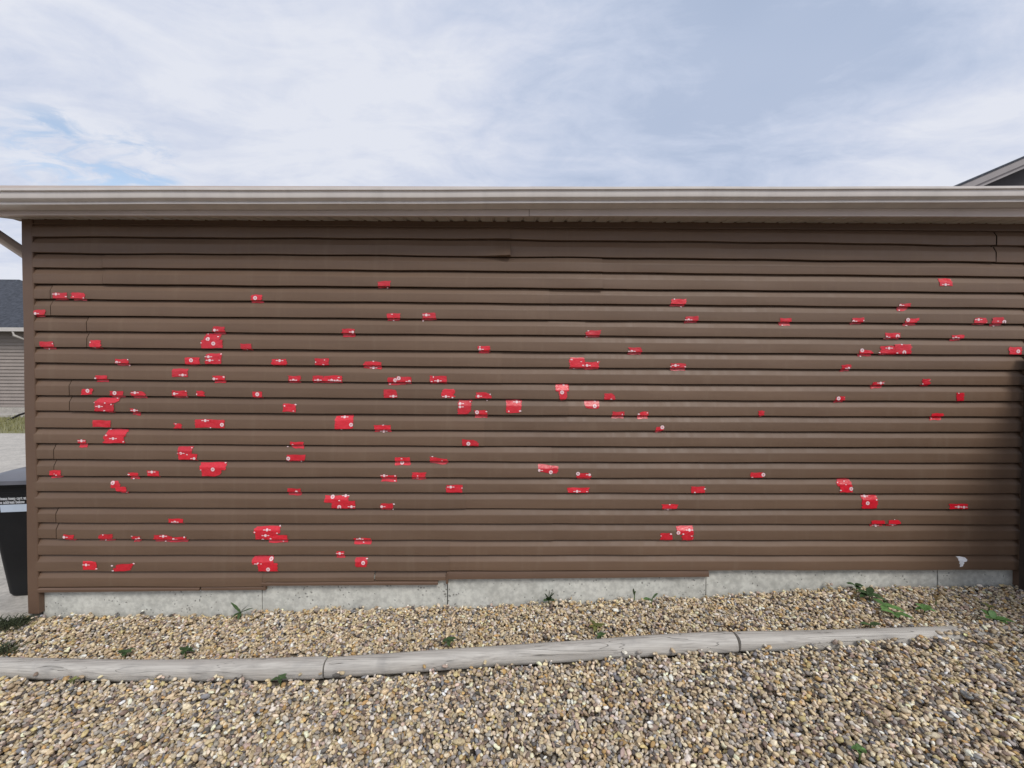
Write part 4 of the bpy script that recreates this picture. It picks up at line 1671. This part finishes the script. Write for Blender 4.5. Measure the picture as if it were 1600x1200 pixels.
weed(290, 1024, rosette(15, 6, 0.025, 0.045, 0.012, 0.018, 0.2, 0.6), 'small green weed behind the left timber, below the dandelion weed', mat=M_LEAFD)
weed(438, 1068, rosette(16, 6, 0.025, 0.045, 0.012, 0.018, 0.2, 0.6), 'small dark weed in front of the left timber near its joint', mat=M_LEAFD)
weed(115, 1070, rosette(17, 4, 0.02, 0.035, 0.010, 0.014, 0.3, 0.8), 'tiny yellowish weed in front of the left timber at far left', mat=M_LEAFY)
weed(1343, 1181, rosette(18, 5, 0.018, 0.03, 0.012, 0.018, 0.2, 0.6), 'tiny bright green weed alone in the foreground gravel at lower right')

# mossy grass clumps by the slab corner, far left
for (px, py, n, lab, sd_) in ((12, 979, 230, 'dark mossy grass clump between slab and gravel beside the corner post', 1),
                              (-4, 1021, 150, 'dark grass clump behind the left end of the left timber', 2),
                              (38, 972, 30, 'thin dark grass wisps at the foot of the corner post', 3)):
    p = hit_g(px, py, 0)
    r = random.Random(sd_)
    root = empty('grass_clump', p)
    tag(root, lab, 'grass clump', 'grass clumps at the slab corner')
    mb = MB()
    for i in range(n):
        a = r.uniform(0, 2*math.pi)
        rad = r.uniform(0, 0.10 if n > 40 else 0.04)
        b0 = Vector((p.x+rad*1.3*math.cos(a), p.y+rad*0.6*math.sin(a), 0))
        b0.z = max(g(b0.x, b0.y), PAD_Z-0.03)+0.004
        d = Vector((r.uniform(-1, 1), r.uniform(-.8, .6), r.uniform(0.2, 0.9))).normalized()
        s = d.cross(Vector((0, 1, 0.3))).normalized()*0.0036
        ln = r.uniform(0.04, 0.095)
        q1 = b0+d*ln*0.55
        q2 = b0+d*ln+Vector((0, 0, -0.3*ln))
        mb.face([b0-s, b0+s, q1+s*0.8, q1-s*0.8])
        mb.face([q1-s*0.8, q1+s*0.8, q2])
    o = mb.build('blades', M_MOSS, root)
    o['kind'] = 'stuff'
    o.location = (-p.x, -p.y, -p.z)

# twig lying over the joint of the middle and right timber
mb = MB()
tw = [hit_g(x_, y_, o_) for x_, y_, o_ in ((1114, 977, .022), (1124, 979, .024), (1134, 979, .026), (1143, 985, .034), (1149, 991, .05))]
mb.tube(tw, [0.0022, 0.003, 0.0032, 0.003, 0.0018], 6)
o = mb.build('twig', M_TWIG, None, 60, tuple(tw[2]))
tag(o, 'short brown twig at the joint between the middle and right timbers', 'twig')

# ------------------------------------------------------------------ wheeled bin behind the left corner
bp_ = hit_z(66, 935, PAD_Z)
bin_ = empty('trash_cart', (bp_.x-0.075, bp_.y+0.27, PAD_Z), R(8))
tag(bin_, 'black wheeled trash cart with printed label behind the left corner post', 'trash cart')
BH = 0.80
mb = MB()


def rrect(w, d, z, yoff=0.0, r=0.05, n=4):
    pts = []
    for (sx, sy, a0) in ((1, 1, 0), (-1, 1, 90), (-1, -1, 180), (1, -1, 270)):
        for k in range(n+1):
            t = R(a0+90*k/n)
            pts.append((sx*(w/2-r)+r*math.cos(t), yoff+sy*(d/2-r)+r*math.sin(t), z))
    return pts+[pts[0]]


lev = [(0.0, 0.435, 0.47, 0.02), (0.02, 0.455, 0.49, 0.02), (0.30, 0.495, 0.525, 0.005), (0.62, 0.545, 0.57, -0.005), (0.78, 0.575, 0.60, -0.01), (0.785, 0.60, 0.63, -0.01), (BH, 0.60, 0.63, -0.01)]
rws = [rrect(w, d, z, yo) for z, w, d, yo in lev]
mb.grid(rws)
mb.face(rws[0][:-1])
mb.face(rws[-1][:-1])
mb.build('body', M_BIN, bin_, 35)
for zr_ in (0.745, 0.715):
    mb = MB()
    k_ = (zr_-0.62)/0.16
    w_, d_ = 0.545+0.03*k_, 0.57+0.03*k_
    mb.grid([rrect(w_, d_, zr_-0.006, -0.006), rrect(w_+0.012, d_+0.012, zr_-0.003, -0.006), rrect(w_+0.012, d_+0.012, zr_+0.003, -0.006), rrect(w_, d_, zr_+0.006, -0.006)])
    mb.build('rib', M_BIN, bin_, 35)
mb = MB()
rws = [rrect(0.62, 0.66, BH+0.003, -0.015), rrect(0.635, 0.675, BH+0.004, -0.015), rrect(0.635, 0.675, BH+0.03, -0.015), rrect(0.60, 0.64, BH+0.042, -0.015), rrect(0.40, 0.44, BH+0.075, 0.0), rrect(0.36, 0.40, BH+0.078, 0.0, 0.04)]
mb.grid(rws)
mb.face(rws[-1][:-1])
mb.build('lid', M_LID, bin_, 35)
mb = MB()
mb.tube([(-0.25, 0.30, BH-0.03), (-0.25, 0.38, BH-0.005), (0.25, 0.38, BH-0.005), (0.25, 0.30, BH-0.03)], 0.014, 10)
mb.build('handle', M_BIN, bin_, 50)
for sx in (-1, 1):
    mb = MB()
    mb.tube([(sx*0.20, 0.22, 0.10), (sx*0.255, 0.22, 0.10)], 0.10, 24)
    mb.build('wheel', M_RUB, bin_, 40)


def front_y(z):
    zs = [l[0] for l in lev]
    return float(np.interp(z, zs, [l[3]-l[2]/2 for l in lev]))


def text_mesh(body, size, name, mat, parent, x0, z):
    cu = bpy.data.curves.new(name, 'FONT')
    cu.body = body
    cu.size = size
    cu.extrude = 0.0006
    cu.offset = 0.0006
    to = bpy.data.objects.new(name+'_src', cu)
    COL.objects.link(to)
    bpy.context.view_layer.update()
    dg = bpy.context.evaluated_depsgraph_get()
    tm = bpy.data.meshes.new_from_object(to.evaluated_get(dg))
    bpy.data.objects.remove(to, do_unlink=True)
    tm.materials.clear()
    tm.materials.append(mat)
    o_ = bpy.data.objects.new(name, tm)
    COL.objects.link(o_)
    o_.parent = parent
    tilt_ = math.atan2(front_y(z)-front_y(z+0.05), 0.05)
    o_.location = (x0, front_y(z)-0.003, z)
    o_.rotation_euler = (R(90)+tilt_, 0, 0)
    o_.scale = (0.66, 0.95, 1)
    return o_


# label positions found from the photo rays on the cart's front
def cart_front(px, py):
    """local coordinates of a ray hit on the cart front"""
    mi_ = (Matrix.Translation(bin_.location) @ Matrix.Rotation(R(8), 4, 'Z')).inverted()
    o_ = mi_ @ CAM
    d_ = (mi_.to_3x3() @ ray(px, py))
    t_ = 2.5
    for _ in range(60):
        p_ = o_+d_*t_
        t_ += (front_y(p_.z)-p_.y)/d_.y
    return o_+d_*t_


q0 = cart_front(-2, 781.5)
q1 = cart_front(-6, 787.5)
text_mesh('Please keep cart at', 0.032, 'lettering', M_TEXT, bin_, q0.x, q0.z)
text_mesh('the address below', 0.032, 'lettering', M_TEXT, bin_, q1.x+0.01, q1.z)
la, lb = cart_front(0, 789), cart_front(0, 800.5)
mb = MB()
xl, xr = la.x, la.x+0.27
mb.hexa([(xl, front_y(lb.z)-0.002, lb.z), (xr, front_y(lb.z)-0.002, lb.z), (xr, front_y(lb.z)+0.004, lb.z), (xl, front_y(lb.z)+0.004, lb.z)],
        [(xl, front_y(la.z)-0.002, la.z), (xr, front_y(la.z)-0.002, la.z), (xr, front_y(la.z)+0.004, la.z), (xl, front_y(la.z)+0.004, la.z)])
mb.build('label_strip', M_LABEL, bin_)

# ------------------------------------------------------------------ neighbour's house, far left
HY = 14.0
hz_e = hit_y(15, 517, HY).z
hp = hit_y(22, 436, HY+3.4)
hx_r = hit_y(40, 560, HY).x+1.3
hou = empty('house', (hx_r-3, HY, PAD_Z))
tag(hou, 'grey-brown neighbour house with dark hip roof beyond the driveway, far left', 'house')
HO = Vector(hou.location)


def hpart(mb, name, mat, smooth=None, parent=None):
    o_ = mb.build(name, mat, None, smooth)
    o_.parent = parent or hou
    o_.location = tuple(-HO) if parent is None else (0, 0, 0)
    return o_


HXL = hx_r-14
mb = MB()
mb.box(HXL, hx_r, HY+0.03, HY+7, PAD_Z-0.2, hz_e-0.05)
hpart(mb, 'wall', M_NSIDE)
mb = MB()
zc = PAD_Z+0.25
st_ = 0.135
while zc < hz_e-0.12:
    mb.grid([[(HXL, HY+0.028, zc+st_), (HXL, HY-0.012, zc+0.002), (HXL, HY+0.02, zc)], [(hx_r, HY+0.028, zc+st_), (hx_r, HY-0.012, zc+0.002), (hx_r, HY+0.02, zc)]], flip=True)
    zc += st_
hpart(mb, 'siding', M_NSIDE)
mb = MB()
mb.box(HXL, hx_r, HY+0.0, HY+0.029, PAD_Z-0.1, PAD_Z+0.24)
hpart(mb, 'foundation', M_CON2)
mb = MB()
ev = 0.45
E0 = [(HXL-ev, HY-ev, hz_e+0.06), (hx_r+ev, HY-ev, hz_e+0.06), (hx_r+ev, HY+7+ev, hz_e+0.06), (HXL-ev, HY+7+ev, hz_e+0.06)]
R0, R1 = (HXL+3.5, HY+3.5, hp.z), (hp.x+0.12, HY+3.5, hp.z)
mb.face([E0[0], E0[1], R1, R0])
mb.face([E0[1], E0[2], R1])
mb.face([E0[2], E0[3], R0, R1])
mb.face([E0[3], E0[0], R0])
mb.face([(a, b, c-0.02) for a, b, c in E0][::-1])
hpart(mb, 'roof', M_ROOF2)
mb = MB()
mb.box(HXL-ev, hx_r+ev, HY-ev-0.10, HY-ev-0.002, hz_e-0.07, hz_e+0.075)
gt_ = hpart(mb, 'gutter', M_NGUT)
mb = MB()
dpx = hit_y(28, 522, HY-ev)
mb.tube([(dpx.x-0.12, HY-ev-0.05, hz_e-0.06), (dpx.x-0.10, HY-ev-0.05, hz_e-0.22), (dpx.x+0.22, HY-0.06, hz_e-0.48), (dpx.x+0.22, HY-0.06, PAD_Z+0.1)], 0.045, 8)
hpart(mb, 'downspout', M_NGUT, 50)
# grass and clutter on the verge
mb = MB()
r = random.Random(5)
for i in range(2600):
    x_, y_ = r.uniform(-22, -12.5), r.uniform(8.4, 12.5)
    b0 = Vector((x_, y_, PAD_Z-0.02))
    d = Vector((r.uniform(-.5, .5), r.uniform(-.5, .5), 1)).normalized()*r.uniform(0.06, 0.2)
    s = Vector((r.uniform(-1, 1), r.uniform(-1, 1), 0)).normalized()*0.012
    mb.face([b0-s, b0+s, b0+d])
o = mb.build('grass', M_GRASS)
tag(o, kind='stuff')
mb = MB()
ha, hb = hit_y(-14, 661, 11.5), hit_y(48, 643, 12.0)
mb.tube([ha, ha.lerp(hb, 0.35)+Vector((0, 0, -0.10)), ha.lerp(hb, 0.7), hb], 0.035, 8)
o = mb.build('pipe', M_RUB, None, 50, tuple(ha))
tag(o, 'thin black pipe slanting over the verge before the far left house', 'pipe')

# ------------------------------------------------------------------ house behind, upper right: only its rake shows over the gutter
KY = 7.5
r0 = hit_y(1490, 292, KY)
r1 = hit_y(1600, 244.5, KY)
sl2 = (r1.z-r0.z)/(r1.x-r0.x)
h2 = empty('house', (r0.x+5, KY, PAD_Z))
tag(h2, 'dark gabled house whose taupe rake shows above the gutter at upper right', 'house')
H2 = Vector(h2.location)


def h2part(mb, name, mat):
    o_ = mb.build(name, mat)
    o_.parent = h2
    o_.location = tuple(-H2)
    return o_


xa, xb = r0.x-2.0, r0.x+4.6
xc = xb+(xb-xa)


def zr(x_):
    return r0.z+sl2*(x_-r0.x) if x_ <= xb else r0.z+sl2*(2*xb-x_-r0.x)


def slab(name, mat, dz0, dz1, y0, y1):
    mb = MB()
    for a, b in ((xa, xb), (xb, xc)):
        mb.hexa([(a, y0, zr(a)+dz0), (b, y0, zr(b)+dz0), (b, y1, zr(b)+dz0), (a, y1, zr(a)+dz0)],
                [(a, y0, zr(a)+dz1), (b, y0, zr(b)+dz1), (b, y1, zr(b)+dz1), (a, y1, zr(a)+dz1)])
    return h2part(mb, name, mat)


slab('roof', M_ROOF2, -0.035, -0.001, KY-0.02, KY+9)
slab('rake_board', M_RAKE, -0.20, -0.037, KY, KY+0.03)
slab('rake_trim', M_RAKE, -0.295, -0.245, KY-0.005, KY+0.03)
slab('soffit', M_SOF2, -0.27, -0.252, KY+0.032, KY+0.55)
slab('rake_backing', M_SOF2, -0.242, -0.203, KY+0.012, KY+0.03)
mb = MB()
mb.face([(xa+0.5, KY+0.5, PAD_Z), (xc-0.5, KY+0.5, PAD_Z), (xc-0.5, KY+0.5, zr(xa+0.5)-0.27), (xb, KY+0.5, zr(xb)-0.27), (xa+0.5, KY+0.5, zr(xa+0.5)-0.27)])
mb.box(xa+0.5, xc-0.5, KY+0.51, KY+8.5, PAD_Z, zr(xa+0.5)-0.3)
h2part(mb, 'wall', M_HOUSE2)
